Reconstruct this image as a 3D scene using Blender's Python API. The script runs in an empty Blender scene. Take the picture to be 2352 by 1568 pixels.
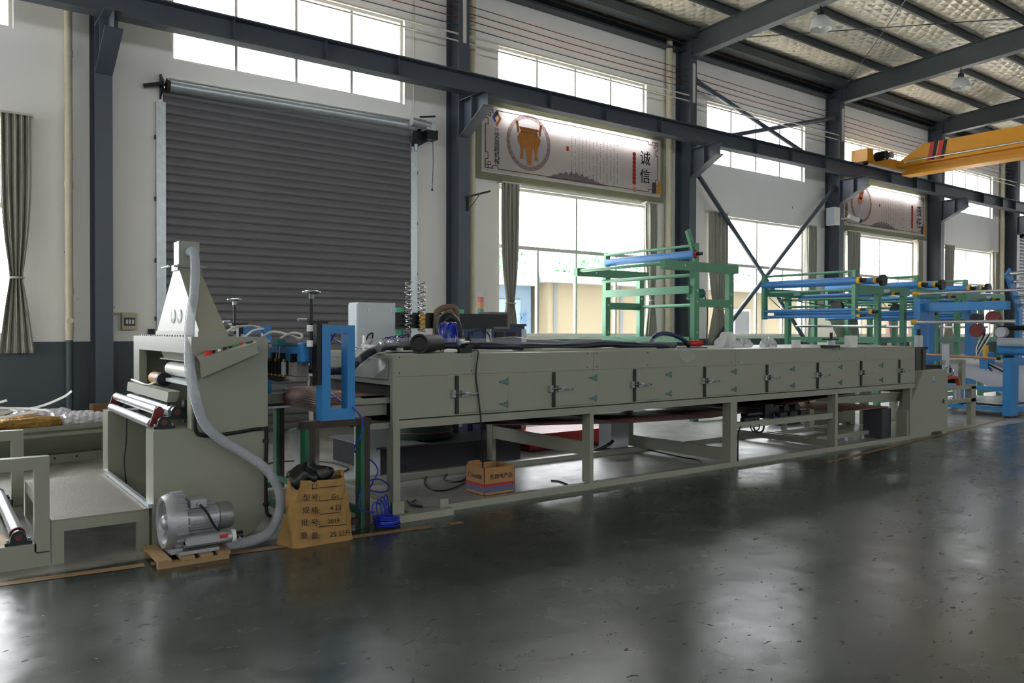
import bpy, bmesh, math, random
from math import sin, cos, pi, radians, sqrt, atan2, floor as ffloor
from mathutils import Vector, Matrix
random.seed(7)
scn = bpy.context.scene
COL = scn.collection
# ------------------------------------------------------------------ camera
FPX, YAW, PIT, ROL, CAMH = 1824.788, radians(36.47653), radians(-0.6936), radians(0.149), 1.6
_F = Vector((sin(YAW)*cos(PIT), cos(YAW)*cos(PIT), sin(PIT)))
_R0 = Vector((cos(YAW), -sin(YAW), 0)); _U0 = _R0.cross(_F)
_R = _R0*cos(ROL) + _U0*sin(ROL); _U = _U0*cos(ROL) - _R0*sin(ROL)
CAM = Vector((0, 0, CAMH))
cd = bpy.data.cameras.new('camera'); co = bpy.data.objects.new('camera', cd); COL.objects.link(co)
cd.sensor_width = 36.0; cd.lens = 36.0*FPX/2352.0; cd.clip_start = .05; cd.clip_end = 500
co.matrix_world = Matrix(((_R.x, _U.x, -_F.x, CAM.x), (_R.y, _U.y, -_F.y, CAM.y), (_R.z, _U.z, -_F.z, CAM.z), (0, 0, 0, 1)))
scn.camera = co
def ray(x, y): return _F + _R*((x-1176)/FPX) - _U*((y-784)/FPX)
def az(x, y, z=0.0): d = ray(x, y); return CAM + d*((z-CAMH)/d.z)     # pixel -> point at height z
def ay(x, y, Y): d = ray(x, y); return CAM + d*(Y/d.y)                # pixel -> point at depth Y
def ax(x, y, X): d = ray(x, y); return CAM + d*(X/d.x)                # pixel -> point at X
# ------------------------------------------------------------------ world, exposure
SKY = 10.0
w = bpy.data.worlds.new('overcast_sky'); scn.world = w; w.use_nodes = True
bg = w.node_tree.nodes['Background']; bg.inputs[0].default_value = (.93, .97, 1, 1); bg.inputs[1].default_value = SKY
scn.view_settings.view_transform = 'Standard'; scn.view_settings.look = 'None'
scn.view_settings.gamma = 1; scn.view_settings.use_curve_mapping = False
scn.view_settings.exposure = 0.0
cy = scn.cycles
cy.use_denoising = True; cy.max_bounces = 10; cy.diffuse_bounces = 5; cy.glossy_bounces = 4; cy.transparent_max_bounces = 16
cy.transmission_bounces = 6; cy.caustics_reflective = True; cy.caustics_refractive = False; cy.sample_clamp_indirect = 12.0; cy.blur_glossy = .5
sun = bpy.data.lights.new('sun', 'SUN'); sun.energy = 44.0; sun.angle = radians(3); sun.color = (1, .95, .87)
so = bpy.data.objects.new('sun', sun); COL.objects.link(so); so.rotation_euler = (radians(9), radians(-5), 0)   # high, veiled sun on the far side of the roof
# ------------------------------------------------------------------ materials
def lin(c): return tuple(((v/255)/12.92 if v/255 <= .04045 else ((v/255+.055)/1.055)**2.4) for v in c) + (1.0,)
MATS = {}
def mat(name, rgb, rough=.5, metal=0.0, var=.06, scale=6.0, bump=0.0, bscale=60.0, spec=.5, coat=0.0, trans=0.0, tint2=None):
    if name in MATS: return MATS[name]
    m = bpy.data.materials.new(name); m.use_nodes = True; nt = m.node_tree; b = nt.nodes['Principled BSDF']
    c = lin(rgb)
    tc = nt.nodes.new('ShaderNodeTexCoord')
    nz = nt.nodes.new('ShaderNodeTexNoise'); nz.inputs['Scale'].default_value = scale; nz.inputs['Detail'].default_value = 5
    nt.links.new(tc.outputs['Object'], nz.inputs['Vector'])
    mx = nt.nodes.new('ShaderNodeMix'); mx.data_type = 'RGBA'
    c2 = lin(tint2) if tint2 else tuple(min(1, v*(1+var*2)) for v in c[:3]) + (1,)
    c1 = c if tint2 else tuple(v*(1-var*2) for v in c[:3]) + (1,)
    mx.inputs[6].default_value = c1; mx.inputs[7].default_value = c2
    nt.links.new(nz.outputs['Fac'], mx.inputs[0]); nt.links.new(mx.outputs[2], b.inputs['Base Color'])
    mr = nt.nodes.new('ShaderNodeMapRange'); mr.inputs[3].default_value = max(.02, rough-.08); mr.inputs[4].default_value = min(1, rough+.08)
    nt.links.new(nz.outputs['Fac'], mr.inputs[0]); nt.links.new(mr.outputs[0], b.inputs['Roughness'])
    b.inputs['Metallic'].default_value = metal; b.inputs['Specular IOR Level'].default_value = spec
    b.inputs['Coat Weight'].default_value = coat
    b.inputs['Transmission Weight'].default_value = trans
    if bump:
        n2 = nt.nodes.new('ShaderNodeTexNoise'); n2.inputs['Scale'].default_value = bscale; n2.inputs['Detail'].default_value = 4
        nt.links.new(tc.outputs['Object'], n2.inputs['Vector'])
        bp = nt.nodes.new('ShaderNodeBump'); bp.inputs['Strength'].default_value = bump; bp.inputs['Distance'].default_value = .01
        nt.links.new(n2.outputs['Fac'], bp.inputs['Height']); nt.links.new(bp.outputs[0], b.inputs['Normal'])
    MATS[name] = m
    return m
def nodes_of(m): return m.node_tree.nodes, m.node_tree.links
MACH = mat('machine_paint', (148, 150, 136), .42, var=.03, scale=2, bump=.05, bscale=220)
MACHIN = mat('machine_paint_side', (144, 146, 132), .45, var=.03, scale=2)
GREEN = mat('green_paint', (74, 138, 104), .4, var=.05, scale=4)
DGREEN = mat('dark_green_paint', (22, 88, 58), .4, var=.06, scale=5)
BLUE = mat('blue_paint', (52, 132, 198), .35, var=.04, scale=4)
BLUER = mat('blue_roller', (50, 118, 182), .45, var=.05, scale=12)
NAVY = mat('navy_paint', (38, 58, 92), .45, var=.06)
STEELG = mat('column_paint', (72, 80, 92), .42, var=.05, scale=3)
ROOFST = mat('roof_steel_paint', (66, 72, 76), .45, var=.05, scale=3)
GALV = mat('galvanised_steel', (188, 196, 200), .38, .75, var=.12, scale=14)
CHROME = mat('chromed_steel', (214, 216, 220), .2, 1.0, var=.03, scale=3)
ALU = mat('cast_aluminium', (172, 176, 182), .42, .6, var=.06, scale=10)
BLACK = mat('black_rubber', (18, 18, 20), .5, var=.1)
BLACKM = mat('black_metal', (30, 32, 34), .38, .4, var=.1)
SATIN = mat('satin_roller_steel', (206, 208, 212), .34, .9, var=.03, scale=3)
BEARG = mat('bearing_green', (30, 46, 44), .35, .3, var=.08)
REDP = mat('red_paint', (118, 28, 26), .4, var=.08)
RED = mat('bright_red', (196, 40, 38), .4, var=.05)
YEL = mat('yellow_plastic', (214, 164, 38), .45, var=.05)
WHITE = mat('white_plastic', (226, 226, 222), .4, var=.03)
PVC = mat('pvc_pipe', (204, 196, 172), .42, var=.07, scale=5)
WIREB = mat('blue_tube', (34, 54, 178), .3, var=.05)
RUST = mat('rusty_steel', (74, 58, 48), .55, .4, var=.2, scale=9, tint2=(44, 42, 40))
COPP = mat('copper_belt', (150, 118, 108), .34, .25, var=.12, scale=30, tint2=(120, 92, 84))
BELT = mat('brown_belt', (128, 88, 66), .55, var=.1, scale=12)
CARD = mat('cardboard', (170, 128, 84), .75, var=.07, scale=9)
WOOD = mat('pallet_wood', (176, 146, 104), .7, var=.14, scale=20, tint2=(150, 120, 84))
CRANEY = mat('crane_yellow', (214, 148, 28), .42, var=.05)
GREYB = mat('light_grey_box', (198, 206, 214), .4, var=.02)
BROWNW = mat('brown_hose', (112, 92, 72), .6, var=.12, scale=20)
DKGREY = mat('dark_grey_plate', (64, 66, 72), .4, .2, var=.1)
def paint_mat(name, rgb, trans=.0):
    """ink on a thin sheet that lets some light through"""
    if name in MATS: return MATS[name]
    m = bpy.data.materials.new(name); m.use_nodes = True; n, l = nodes_of(m)
    out = n['Material Output']; n.remove(n['Principled BSDF'])
    d = n.new('ShaderNodeBsdfDiffuse'); t = n.new('ShaderNodeBsdfTranslucent'); mx = n.new('ShaderNodeMixShader')
    d.inputs[0].default_value = lin(rgb); t.inputs[0].default_value = lin(rgb); mx.inputs[0].default_value = trans
    l.new(d.outputs[0], mx.inputs[1]); l.new(t.outputs[0], mx.inputs[2]); l.new(mx.outputs[0], out.inputs[0])
    MATS[name] = m; return m
def clear_mat(name, rgb, alpha, rough=.15, milky=0.0):
    """thin clear film or glass: straight-through transparency plus a glossy/milky share"""
    if name in MATS: return MATS[name]
    m = bpy.data.materials.new(name); m.use_nodes = True; n, l = nodes_of(m)
    out = n['Material Output']; b = n['Principled BSDF']
    b.inputs['Base Color'].default_value = lin(rgb); b.inputs['Roughness'].default_value = rough
    t = n.new('ShaderNodeBsdfTransparent'); mx = n.new('ShaderNodeMixShader')
    lw = n.new('ShaderNodeLayerWeight'); lw.inputs[0].default_value = .5
    pw = n.new('ShaderNodeMath'); pw.operation = 'POWER'; pw.inputs[1].default_value = 4.0; l.new(lw.outputs['Facing'], pw.inputs[0])
    ad = n.new('ShaderNodeMath'); ad.operation = 'MULTIPLY_ADD'; ad.use_clamp = True; ad.inputs[1].default_value = .6; ad.inputs[2].default_value = alpha + .03
    l.new(pw.outputs[0], ad.inputs[0]); l.new(ad.outputs[0], mx.inputs[0])
    l.new(t.outputs[0], mx.inputs[1]); l.new(b.outputs[0], mx.inputs[2]); l.new(mx.outputs[0], out.inputs[0])
    MATS[name] = m; return m
GLASS = clear_mat('window_glass', (235, 240, 240), .0, .03)
FILM = clear_mat('clear_film', (225, 228, 232), .12, .14)
HOSE = clear_mat('clear_ribbed_hose', (206, 212, 222), .42, .16)
# ------------------------------------------------------------------ mesh building
OFF = {}
class MB:
    def __init__(s): s.v = []; s.f = []
    def _add(s, vs, fs):
        o = len(s.v); s.v += [Vector(p) for p in vs]; s.f += [tuple(i+o for i in f) for f in fs]; return s
    def box(s, x0, x1, y0, y1, z0, z1):
        return s._add([(x0,y0,z0),(x1,y0,z0),(x1,y1,z0),(x0,y1,z0),(x0,y0,z1),(x1,y0,z1),(x1,y1,z1),(x0,y1,z1)],
                      [(0,3,2,1),(4,5,6,7),(0,1,5,4),(1,2,6,5),(2,3,7,6),(3,0,4,7)])
    def bar(s, p, q, w, h, up=(0,0,1)):
        p = Vector(p); q = Vector(q); d = (q-p).normalized(); u = Vector(up)
        if abs(d.dot(u)) > .98: u = Vector((0,1,0)) if abs(d.y) < .9 else Vector((1,0,0))
        r = d.cross(u).normalized(); u = r.cross(d).normalized()
        vs = []
        for c in (p, q):
            for a, b in ((-1,-1),(1,-1),(1,1),(-1,1)): vs.append(c + r*(a*w/2) + u*(b*h/2))
        return s._add(vs, [(3,2,1,0),(4,5,6,7),(0,1,5,4),(1,2,6,5),(2,3,7,6),(3,0,4,7)])
    def cyl(s, p, q, r0, r1=None, n=16, cap=True):
        p = Vector(p); q = Vector(q); r1 = r0 if r1 is None else r1; d = (q-p).normalized()
        u = Vector((0,0,1)) if abs(d.z) < .9 else Vector((1,0,0))
        a = d.cross(u).normalized(); b = d.cross(a)
        vs = []
        for c, r in ((p, r0), (q, r1)):
            for i in range(n): t = 2*pi*i/n; vs.append(c + a*(r*cos(t)) + b*(r*sin(t)))
        fs = [(i, (i+1) % n, n+(i+1) % n, n+i) for i in range(n)]
        if cap: fs += [tuple(reversed(range(n))), tuple(range(n, 2*n))]
        return s._add(vs, fs)
    def tube(s, pts, r, n=8, sub=6, closed=False, smooth=True):
        P = [Vector(p) for p in pts]
        if smooth and len(P) > 2:
            Q = []; m = len(P)
            rng = range(m) if closed else range(m-1)
            for i in rng:
                p0 = P[(i-1) % m] if closed or i > 0 else P[0]; p1 = P[i]; p2 = P[(i+1) % m]
                p3 = P[(i+2) % m] if closed or i+2 < m else P[-1]
                for k in range(sub):
                    t = k/sub
                    Q.append(.5*((2*p1)+(p2-p0)*t+(2*p0-5*p1+4*p2-p3)*t*t+(3*p1-p0-3*p2+p3)*t**3))
            if not closed: Q.append(P[-1])
            P = Q
        m = len(P); vs = []; pa = None
        for i, c in enumerate(P):
            if closed: d = (P[(i+1) % m]-P[i-1])
            else: d = (P[min(i+1, m-1)]-P[max(i-1, 0)])
            d = d.normalized() if d.length > 1e-9 else Vector((0,0,1))
            if pa is None:
                u = Vector((0,0,1)) if abs(d.z) < .9 else Vector((1,0,0)); a = d.cross(u).normalized()
            else:
                a = pa - d*pa.dot(d); a = a.normalized() if a.length > 1e-6 else d.orthogonal().normalized()
            pa = a; b = d.cross(a)
            rr = r(i/(m-1)) if callable(r) else r
            for k in range(n): t = 2*pi*k/n; vs.append(c + a*(rr*cos(t)) + b*(rr*sin(t)))
        fs = []
        for i in range(m if closed else m-1):
            j = (i+1) % m
            for k in range(n): fs.append((i*n+k, i*n+(k+1) % n, j*n+(k+1) % n, j*n+k))
        if not closed: fs += [tuple(reversed(range(n))), tuple(range((m-1)*n, m*n))]
        return s._add(vs, fs)
    def prism(s, poly, axis, lo, hi):
        """2-D outline pushed along an axis: 'x' takes (y,z), 'y' takes (x,z), 'z' takes (x,y)"""
        def P(a, b, t): return {'x': (t, a, b), 'y': (a, t, b), 'z': (a, b, t)}[axis]
        n = len(poly); vs = [P(a, b, lo) for a, b in poly] + [P(a, b, hi) for a, b in poly]
        return s._add(vs, [tuple(range(n)), tuple(reversed(range(n, 2*n)))] + [(i, (i+1) % n, n+(i+1) % n, n+i) for i in range(n)])
    def lathe(s, prof, p, q=None, n=24):
        """profile (radius, along) turned about the axis from p towards q"""
        p = Vector(p); d = (Vector(q)-p).normalized() if q is not None else Vector((0,0,1))
        u = Vector((0,0,1)) if abs(d.z) < .9 else Vector((1,0,0)); a = d.cross(u).normalized(); b = d.cross(a)
        vs = []; m = len(prof)
        for r, h in prof:
            for i in range(n): t = 2*pi*i/n; vs.append(p + d*h + a*(r*cos(t)) + b*(r*sin(t)))
        fs = [(j*n+i, j*n+(i+1) % n, (j+1)*n+(i+1) % n, (j+1)*n+i) for j in range(m-1) for i in range(n)]
        fs += [tuple(reversed(range(n))), tuple(range((m-1)*n, m*n))]
        return s._add(vs, fs)
    def torus(s, c, axis, R, r, n=24, k=8):
        d = Vector(axis).normalized(); u = Vector((0,0,1)) if abs(d.z) < .9 else Vector((1,0,0)); a = d.cross(u).normalized(); b = d.cross(a)
        return s.tube([Vector(c)+a*(R*cos(2*pi*i/n))+b*(R*sin(2*pi*i/n)) for i in range(n)], r, k, 1, True, False)
    def grid(s, fn, nu, nv):
        vs = [fn(i/nu, j/nv) for j in range(nv+1) for i in range(nu+1)]
        return s._add(vs, [(j*(nu+1)+i, j*(nu+1)+i+1, (j+1)*(nu+1)+i+1, (j+1)*(nu+1)+i) for j in range(nv) for i in range(nu)])
    def poly(s, pts): return s._add(pts, [tuple(range(len(pts)))])
    def build(s, name, m, parent=None, smooth=False, bevel=0.0, solid=0.0):
        xs = [p.x for p in s.v]; ys = [p.y for p in s.v]; zs = [p.z for p in s.v]
        base = Vector(((min(xs)+max(xs))/2, (min(ys)+max(ys))/2, min(zs)))
        off = OFF[parent.name] if parent is not None else base
        me = bpy.data.meshes.new(name)
        me.from_pydata([tuple(p-off) for p in s.v], [], s.f)
        bm = bmesh.new(); bm.from_mesh(me); bmesh.ops.recalc_face_normals(bm, faces=bm.faces[:])
        if bevel:
            es = [e for e in bm.edges if len(e.link_faces) == 2 and e.calc_face_angle(0) > .6]
            bmesh.ops.bevel(bm, geom=es, offset=bevel, segments=1, affect='EDGES', profile=.5)
        bm.to_mesh(me); bm.free()
        if smooth:
            for p in me.polygons: p.use_smooth = True
            try: me.set_sharp_from_angle(angle=radians(40))
            except Exception: pass
        me.materials.append(m)
        o = bpy.data.objects.new(name, me); COL.objects.link(o)
        if parent is not None: o.parent = parent
        else: o.location = base
        OFF[o.name] = off
        if solid:
            md = o.modifiers.new('thickness', 'SOLIDIFY'); md.thickness = solid; md.offset = 0
        return o
def tag(o, label=None, cat=None, group=None, kind=None):
    if label: o['label'] = label
    if cat: o['category'] = cat
    if group: o['group'] = group
    if kind: o['kind'] = kind
    return o
def thing(name, loc, label=None, cat=None, group=None, kind=None):
    o = bpy.data.objects.new(name, None); COL.objects.link(o); o.location = Vector(loc); o.empty_display_size = .1
    OFF[o.name] = Vector(loc); return tag(o, label, cat, group, kind)
def sub(mesh_obj, name, parent, delta):
    """a further piece sharing the mesh of an earlier one, moved by delta"""
    o = mesh_obj.copy(); o.name = name; COL.objects.link(o); o.parent = parent; o.location = Vector(mesh_obj.location)+Vector(delta)
    OFF[o.name] = OFF[mesh_obj.name]; return o
def text_mesh(txt, size, name, m, parent, origin, right, up, depth=.001, align='CENTER'):
    """lettering as flat raised mesh on the plane spanned by right/up"""
    cu = bpy.data.curves.new(name, 'FONT'); cu.body = txt; cu.size = size; cu.extrude = depth; cu.align_x = align; cu.align_y = 'CENTER'
    cu.resolution_u = 2
    to = bpy.data.objects.new(name, cu); COL.objects.link(to)
    me = bpy.data.meshes.new_from_object(to.evaluated_get(bpy.context.evaluated_depsgraph_get()))
    bpy.data.objects.remove(to); bpy.data.curves.remove(cu)
    r = Vector(right).normalized(); u = Vector(up); u = (u - r*u.dot(r)).normalized(); n = r.cross(u)
    Mx = Matrix(((r.x,u.x,n.x),(r.y,u.y,n.y),(r.z,u.z,n.z)))
    off = OFF[parent.name] if parent is not None else Vector((0,0,0))
    me.transform(Matrix.Translation(Vector(origin)-off) @ Mx.to_4x4())
    me.materials.clear(); me.materials.append(m)
    o = bpy.data.objects.new(name, me); COL.objects.link(o); o.parent = parent; OFF[o.name] = off
    return o
# ================================================================== THE HALL
YW = 12.5                         # inner face of the window wall
CX = [-4.05, 1.87, 7.72, 13.89, 19.92, 25.62, 31.2]   # left faces of its columns
X0, X1, YF = -10.0, 46.0, -14.0
# floor: worn green-grey epoxy
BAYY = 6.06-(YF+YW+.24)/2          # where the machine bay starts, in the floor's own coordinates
fm = bpy.data.materials.new('epoxy_floor'); fm.use_nodes = True; n, l = nodes_of(fm); b = n['Principled BSDF']
tc = n.new('ShaderNodeTexCoord')
def noise(sc, det=6, rough=.55, dist=0.0):
    q = n.new('ShaderNodeTexNoise'); q.inputs['Scale'].default_value = sc; q.inputs['Detail'].default_value = det
    q.inputs['Roughness'].default_value = rough; q.inputs['Distortion'].default_value = dist; l.new(tc.outputs['Object'], q.inputs['Vector']); return q
def ramp(src, a, b_, c0, c1):
    q = n.new('ShaderNodeValToRGB'); q.color_ramp.elements[0].position = a; q.color_ramp.elements[1].position = b_
    q.color_ramp.elements[0].color = c0; q.color_ramp.elements[1].color = c1; l.new(src, q.inputs[0]); return q
n1 = noise(.9, 8, .62, .6); r1 = ramp(n1.outputs['Fac'], .3, .72, lin((40, 51, 47)), lin((66, 72, 69)))
n2 = noise(5.5, 10, .75); r2 = ramp(n2.outputs['Fac'], .42, .8, (0,0,0,1), (1,1,1,1))
mp = n.new('ShaderNodeMapping'); mp.inputs['Scale'].default_value = (11, 24, 11); mp.inputs['Rotation'].default_value = (0, 0, .5); l.new(tc.outputs['Object'], mp.inputs[0])
vo = n.new('ShaderNodeTexNoise'); vo.inputs['Scale'].default_value = 1; vo.inputs['Detail'].default_value = 3; vo.inputs['Distortion'].default_value = .8; l.new(mp.outputs[0], vo.inputs['Vector'])
r3 = ramp(vo.outputs['Fac'], .675, .69, (0,0,0,1), (1,1,1,1))      # small chips and scars
m1 = n.new('ShaderNodeMix'); m1.data_type = 'RGBA'; l.new(r2.outputs[0], m1.inputs[0]); l.new(r1.outputs[0], m1.inputs[6]); m1.inputs[7].default_value = lin((80, 86, 82))
m2 = n.new('ShaderNodeMix'); m2.data_type = 'RGBA'; l.new(r3.outputs[0], m2.inputs[0]); l.new(m1.outputs[2], m2.inputs[6]); m2.inputs[7].default_value = lin((40, 38, 33))
# the machine bay beyond the lane is a lighter, rougher grey
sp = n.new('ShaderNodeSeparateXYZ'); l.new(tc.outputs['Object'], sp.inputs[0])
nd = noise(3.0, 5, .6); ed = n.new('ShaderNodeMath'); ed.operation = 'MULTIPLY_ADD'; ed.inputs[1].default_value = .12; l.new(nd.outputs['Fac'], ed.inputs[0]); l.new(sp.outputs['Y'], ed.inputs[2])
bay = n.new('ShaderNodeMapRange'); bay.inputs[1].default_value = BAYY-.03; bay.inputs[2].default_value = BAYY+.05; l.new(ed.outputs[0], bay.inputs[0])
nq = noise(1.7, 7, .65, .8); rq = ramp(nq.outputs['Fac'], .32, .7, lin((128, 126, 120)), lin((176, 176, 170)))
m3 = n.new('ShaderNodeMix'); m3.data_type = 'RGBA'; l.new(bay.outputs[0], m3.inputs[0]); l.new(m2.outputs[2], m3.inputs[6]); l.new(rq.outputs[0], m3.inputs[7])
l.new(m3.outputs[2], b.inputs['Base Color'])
nr = noise(2.2, 6, .6); rr = n.new('ShaderNodeMapRange'); rr.inputs[1].default_value = .3; rr.inputs[2].default_value = .7; rr.inputs[3].default_value = .17; rr.inputs[4].default_value = .31
l.new(nr.outputs['Fac'], rr.inputs[0])
ra = n.new('ShaderNodeMath'); ra.operation = 'MULTIPLY_ADD'; ra.inputs[1].default_value = .4; l.new(r3.outputs[0], ra.inputs[0]); l.new(rr.outputs[0], ra.inputs[2])
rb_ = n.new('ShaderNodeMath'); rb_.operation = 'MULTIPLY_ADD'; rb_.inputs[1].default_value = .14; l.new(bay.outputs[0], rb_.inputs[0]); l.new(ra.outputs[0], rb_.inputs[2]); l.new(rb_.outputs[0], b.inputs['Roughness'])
nb = noise(1.6, 3, .5); nb2 = noise(14, 4, .6)
ba = n.new('ShaderNodeMath'); ba.operation = 'MULTIPLY_ADD'; ba.inputs[1].default_value = .02; l.new(nb2.outputs['Fac'], ba.inputs[0]); l.new(nb.outputs['Fac'], ba.inputs[2])
bs = n.new('ShaderNodeMath'); bs.operation = 'MULTIPLY_ADD'; bs.inputs[1].default_value = -.06; l.new(r3.outputs[0], bs.inputs[0]); l.new(ba.outputs[0], bs.inputs[2])
bp = n.new('ShaderNodeBump'); bp.inputs['Strength'].default_value = .22; bp.inputs['Distance'].default_value = .03; l.new(bs.outputs[0], bp.inputs['Height']); l.new(bp.outputs[0], b.inputs['Normal'])
b.inputs['Specular IOR Level'].default_value = 1.0
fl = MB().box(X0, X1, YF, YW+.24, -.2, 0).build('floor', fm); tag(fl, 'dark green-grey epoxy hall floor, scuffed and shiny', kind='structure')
# wall paint: white above, slate dado below
def wall_mat(name, white):
    m = bpy.data.materials.new(name); m.use_nodes = True; n, l = nodes_of(m); b = n['Principled BSDF']
    g = n.new('ShaderNodeNewGeometry'); sx = n.new('ShaderNodeSeparateXYZ'); l.new(g.outputs['Position'], sx.inputs[0])
    gt = n.new('ShaderNodeMath'); gt.operation = 'GREATER_THAN'; gt.inputs[1].default_value = 1.45; l.new(sx.outputs['Z'], gt.inputs[0])
    nz = n.new('ShaderNodeTexNoise'); nz.inputs['Scale'].default_value = .8; nz.inputs['Detail'].default_value = 6; l.new(g.outputs['Position'], nz.inputs['Vector'])
    wv = n.new('ShaderNodeMix'); wv.data_type = 'RGBA'; wv.inputs[6].default_value = lin(tuple(v-8 for v in white)); wv.inputs[7].default_value = lin(tuple(v+4 for v in white)); l.new(nz.outputs['Fac'], wv.inputs[0])
    mp = n.new('ShaderNodeMapping'); mp.inputs['Scale'].default_value = (5, 5, 1.7); l.new(g.outputs['Position'], mp.inputs[0])
    n3 = n.new('ShaderNodeTexNoise'); n3.inputs['Scale'].default_value = 1.6; n3.inputs['Detail'].default_value = 4; l.new(mp.outputs[0], n3.inputs['Vector'])
    rp = n.new('ShaderNodeValToRGB'); rp.color_ramp.elements[0].position = .735; rp.color_ramp.elements[1].position = .75; l.new(n3.outputs['Fac'], rp.inputs[0])
    wk = n.new('ShaderNodeMix'); wk.data_type = 'RGBA'; l.new(rp.outputs[0], wk.inputs[0]); l.new(wv.outputs[2], wk.inputs[6]); wk.inputs[7].default_value = lin((120, 112, 104))
    mx = n.new('ShaderNodeMix'); mx.data_type = 'RGBA'; mx.inputs[6].default_value = lin((72, 82, 88)); l.new(gt.outputs[0], mx.inputs[0]); l.new(wk.outputs[2], mx.inputs[7])
    l.new(mx.outputs[2], b.inputs['Base Color']); b.inputs['Roughness'].default_value = .6
    return m
WALL = wall_mat('wall_paint', (240, 238, 234))
UP = [(-2.95, .97), (2.96, 6.86), (8.9, 12.95), (15.0, 18.98), (20.9, 24.85), (26.56, 30.3), (32.3, 36.0)]
LO = [(-2.9, .96), None, (8.93, 13.02), (15.08, 19.02), (20.98, 24.92), (26.65, 30.35), None]
ZU0, ZU1, ZL0, ZL1 = 5.62, 7.12, 1.52, 4.43
DOORS = [(2.86, 6.95, 5.2), (32.3, 36.6, 5.2)]
holes = [(a, b, ZU0, ZU1) for a, b in UP] + [(a[0], a[1], ZL0, ZL1) for a in LO if a] + [(a, b, 0, z) for a, b, z in DOORS]
def wall_with_holes(name, holes, xa, xb, z0, z1, P, thick):
    """P(u, z, t) maps wall coordinates to the world; t = 0 inner face, t = thick outer face"""
    us = sorted({xa, xb} | {h[0] for h in holes} | {h[1] for h in holes}); zs = sorted({z0, z1} | {h[2] for h in holes} | {h[3] for h in holes})
    mb = MB()
    for i in range(len(us)-1):
        for j in range(len(zs)-1):
            a, c = us[i], us[i+1]; d, e = zs[j], zs[j+1]; mu, mz = (a+c)/2, (d+e)/2
            if any(h[0] < mu < h[1] and h[2] < mz < h[3] for h in holes): continue
            for t in (0, thick): mb.poly([P(a, d, t), P(c, d, t), P(c, e, t), P(a, e, t)])
    for h in holes:
        a, c, d, e = h
        for (u0, z0_, u1, z1_) in ((a,d,a,e),(c,d,c,e),(a,d,c,d),(a,e,c,e)): mb.poly([P(u0,z0_,0),P(u1,z1_,0),P(u1,z1_,thick),P(u0,z0_,thick)])
    o = mb.build(name, WALL); o['kind'] = 'structure'; return o
tag(wall_with_holes('wall_back', holes, X0, X1, 0, 9.0, lambda u, z, t: (u, YW+t, z), .24), 'white wall with slate-grey dado, pierced by two rows of windows')
# the side of the hall behind the photographer, the same build
FUP = [(-8+6*k, -4+6*k) for k in range(9)]
fholes = [(a, b, ZU0, ZU1) for a, b in FUP]
wall_with_holes('wall_front', fholes, X0, X1, 0, 11.0, lambda u, z, t: (u, YF-t, z), .24)
gholes = [(7.2, 10.0, 0, 4.4), (-1.0, 3.0, 5.6, 7.1), (-7.6, -4.0, 5.6, 7.1)]
wall_with_holes('wall_left', gholes, YF, YW, 0, 11.0, lambda u, z, t: (X0-t, u, z), .24)
wall_with_holes('wall_right', [(5.6, 10.4, 1.5, 4.4), (5.6, 10.4, 5.6, 7.1)], YF, YW, 0, 11.0, lambda u, z, t: (X1+t, u, z), .24)
def portal(c, rx, w_, h_):
    L = bpy.data.lights.new('window_portal', 'AREA'); L.shape = 'RECTANGLE'; L.size = w_; L.size_y = h_; L.cycles.is_portal = True
    o = bpy.data.objects.new('window_portal', L); COL.objects.link(o); o.location = c; o.rotation_euler = rx
for a, c_, d, e in holes:
    if d > 0: portal(((a+c_)/2, YW+.3, (d+e)/2), (radians(-90), 0, 0), c_-a, e-d)
for a, c_, d, e in fholes: portal(((a+c_)/2, YF-.3, (d+e)/2), (radians(90), 0, 0), c_-a, e-d)
for a, c_, d, e in gholes: portal((X0-.3, (a+c_)/2, (d+e)/2), (radians(90), 0, radians(-90)), c_-a, e-d)
# ---- windows
FRAME = mat('window_frame_alloy', (196, 192, 184), .45, .2, var=.04)
win_no = [0]
def window(x0, x1, z0, z1, vs, hz=None, vs_low=None):
    win_no[0] += 1; t = .05; yc = YW+.12
    W = thing('window_%d' % win_no[0], ((x0+x1)/2, yc, z0), kind='structure')
    fr = MB()
    for a, b_ in ((x0, x0+t), (x1-t, x1)): fr.box(a, b_, yc-.04, yc+.04, z0, z1)
    for a, b_ in ((z0, z0+t), (z1-t, z1)): fr.box(x0+t, x1-t, yc-.04, yc+.04, a, b_)
    fr.build('window_frame', FRAME, W)
    rows = [(z0+t, z1-t, vs)] if hz is None else [(hz+.035, z1-t, vs), (z0+t, hz-.035, vs_low)]
    if hz is not None: MB().box(x0+t, x1-t, yc-.05, yc+.05, hz-.035, hz+.035).build('transom', FRAME, W)
    for za, zb, vv in rows:
        ed = [x0+t] + list(vv) + [x1-t]
        for k, v in enumerate(vv): MB().box(v-.022, v+.022, yc-.035, yc+.035, za, zb).build('mullion', FRAME, W)
        for k in range(len(ed)-1): MB().box(ed[k]+.02, ed[k+1]-.02, yc-.004, yc+.004, za, zb).build('pane', GLASS, W)
    return W
for a, c_ in UP: window(a, c_, ZU0, ZU1, [a+(c_-a)*k/4 for k in (1, 2, 3)])
for h in LO:
    if h: a, c_ = h; window(a, c_, ZL0, ZL1, [(a+c_)/2], 3.27, [a+(c_-a)*k for k in (.25, .5, .78)])
for a, c_ in FUP[:0]: pass
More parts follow.
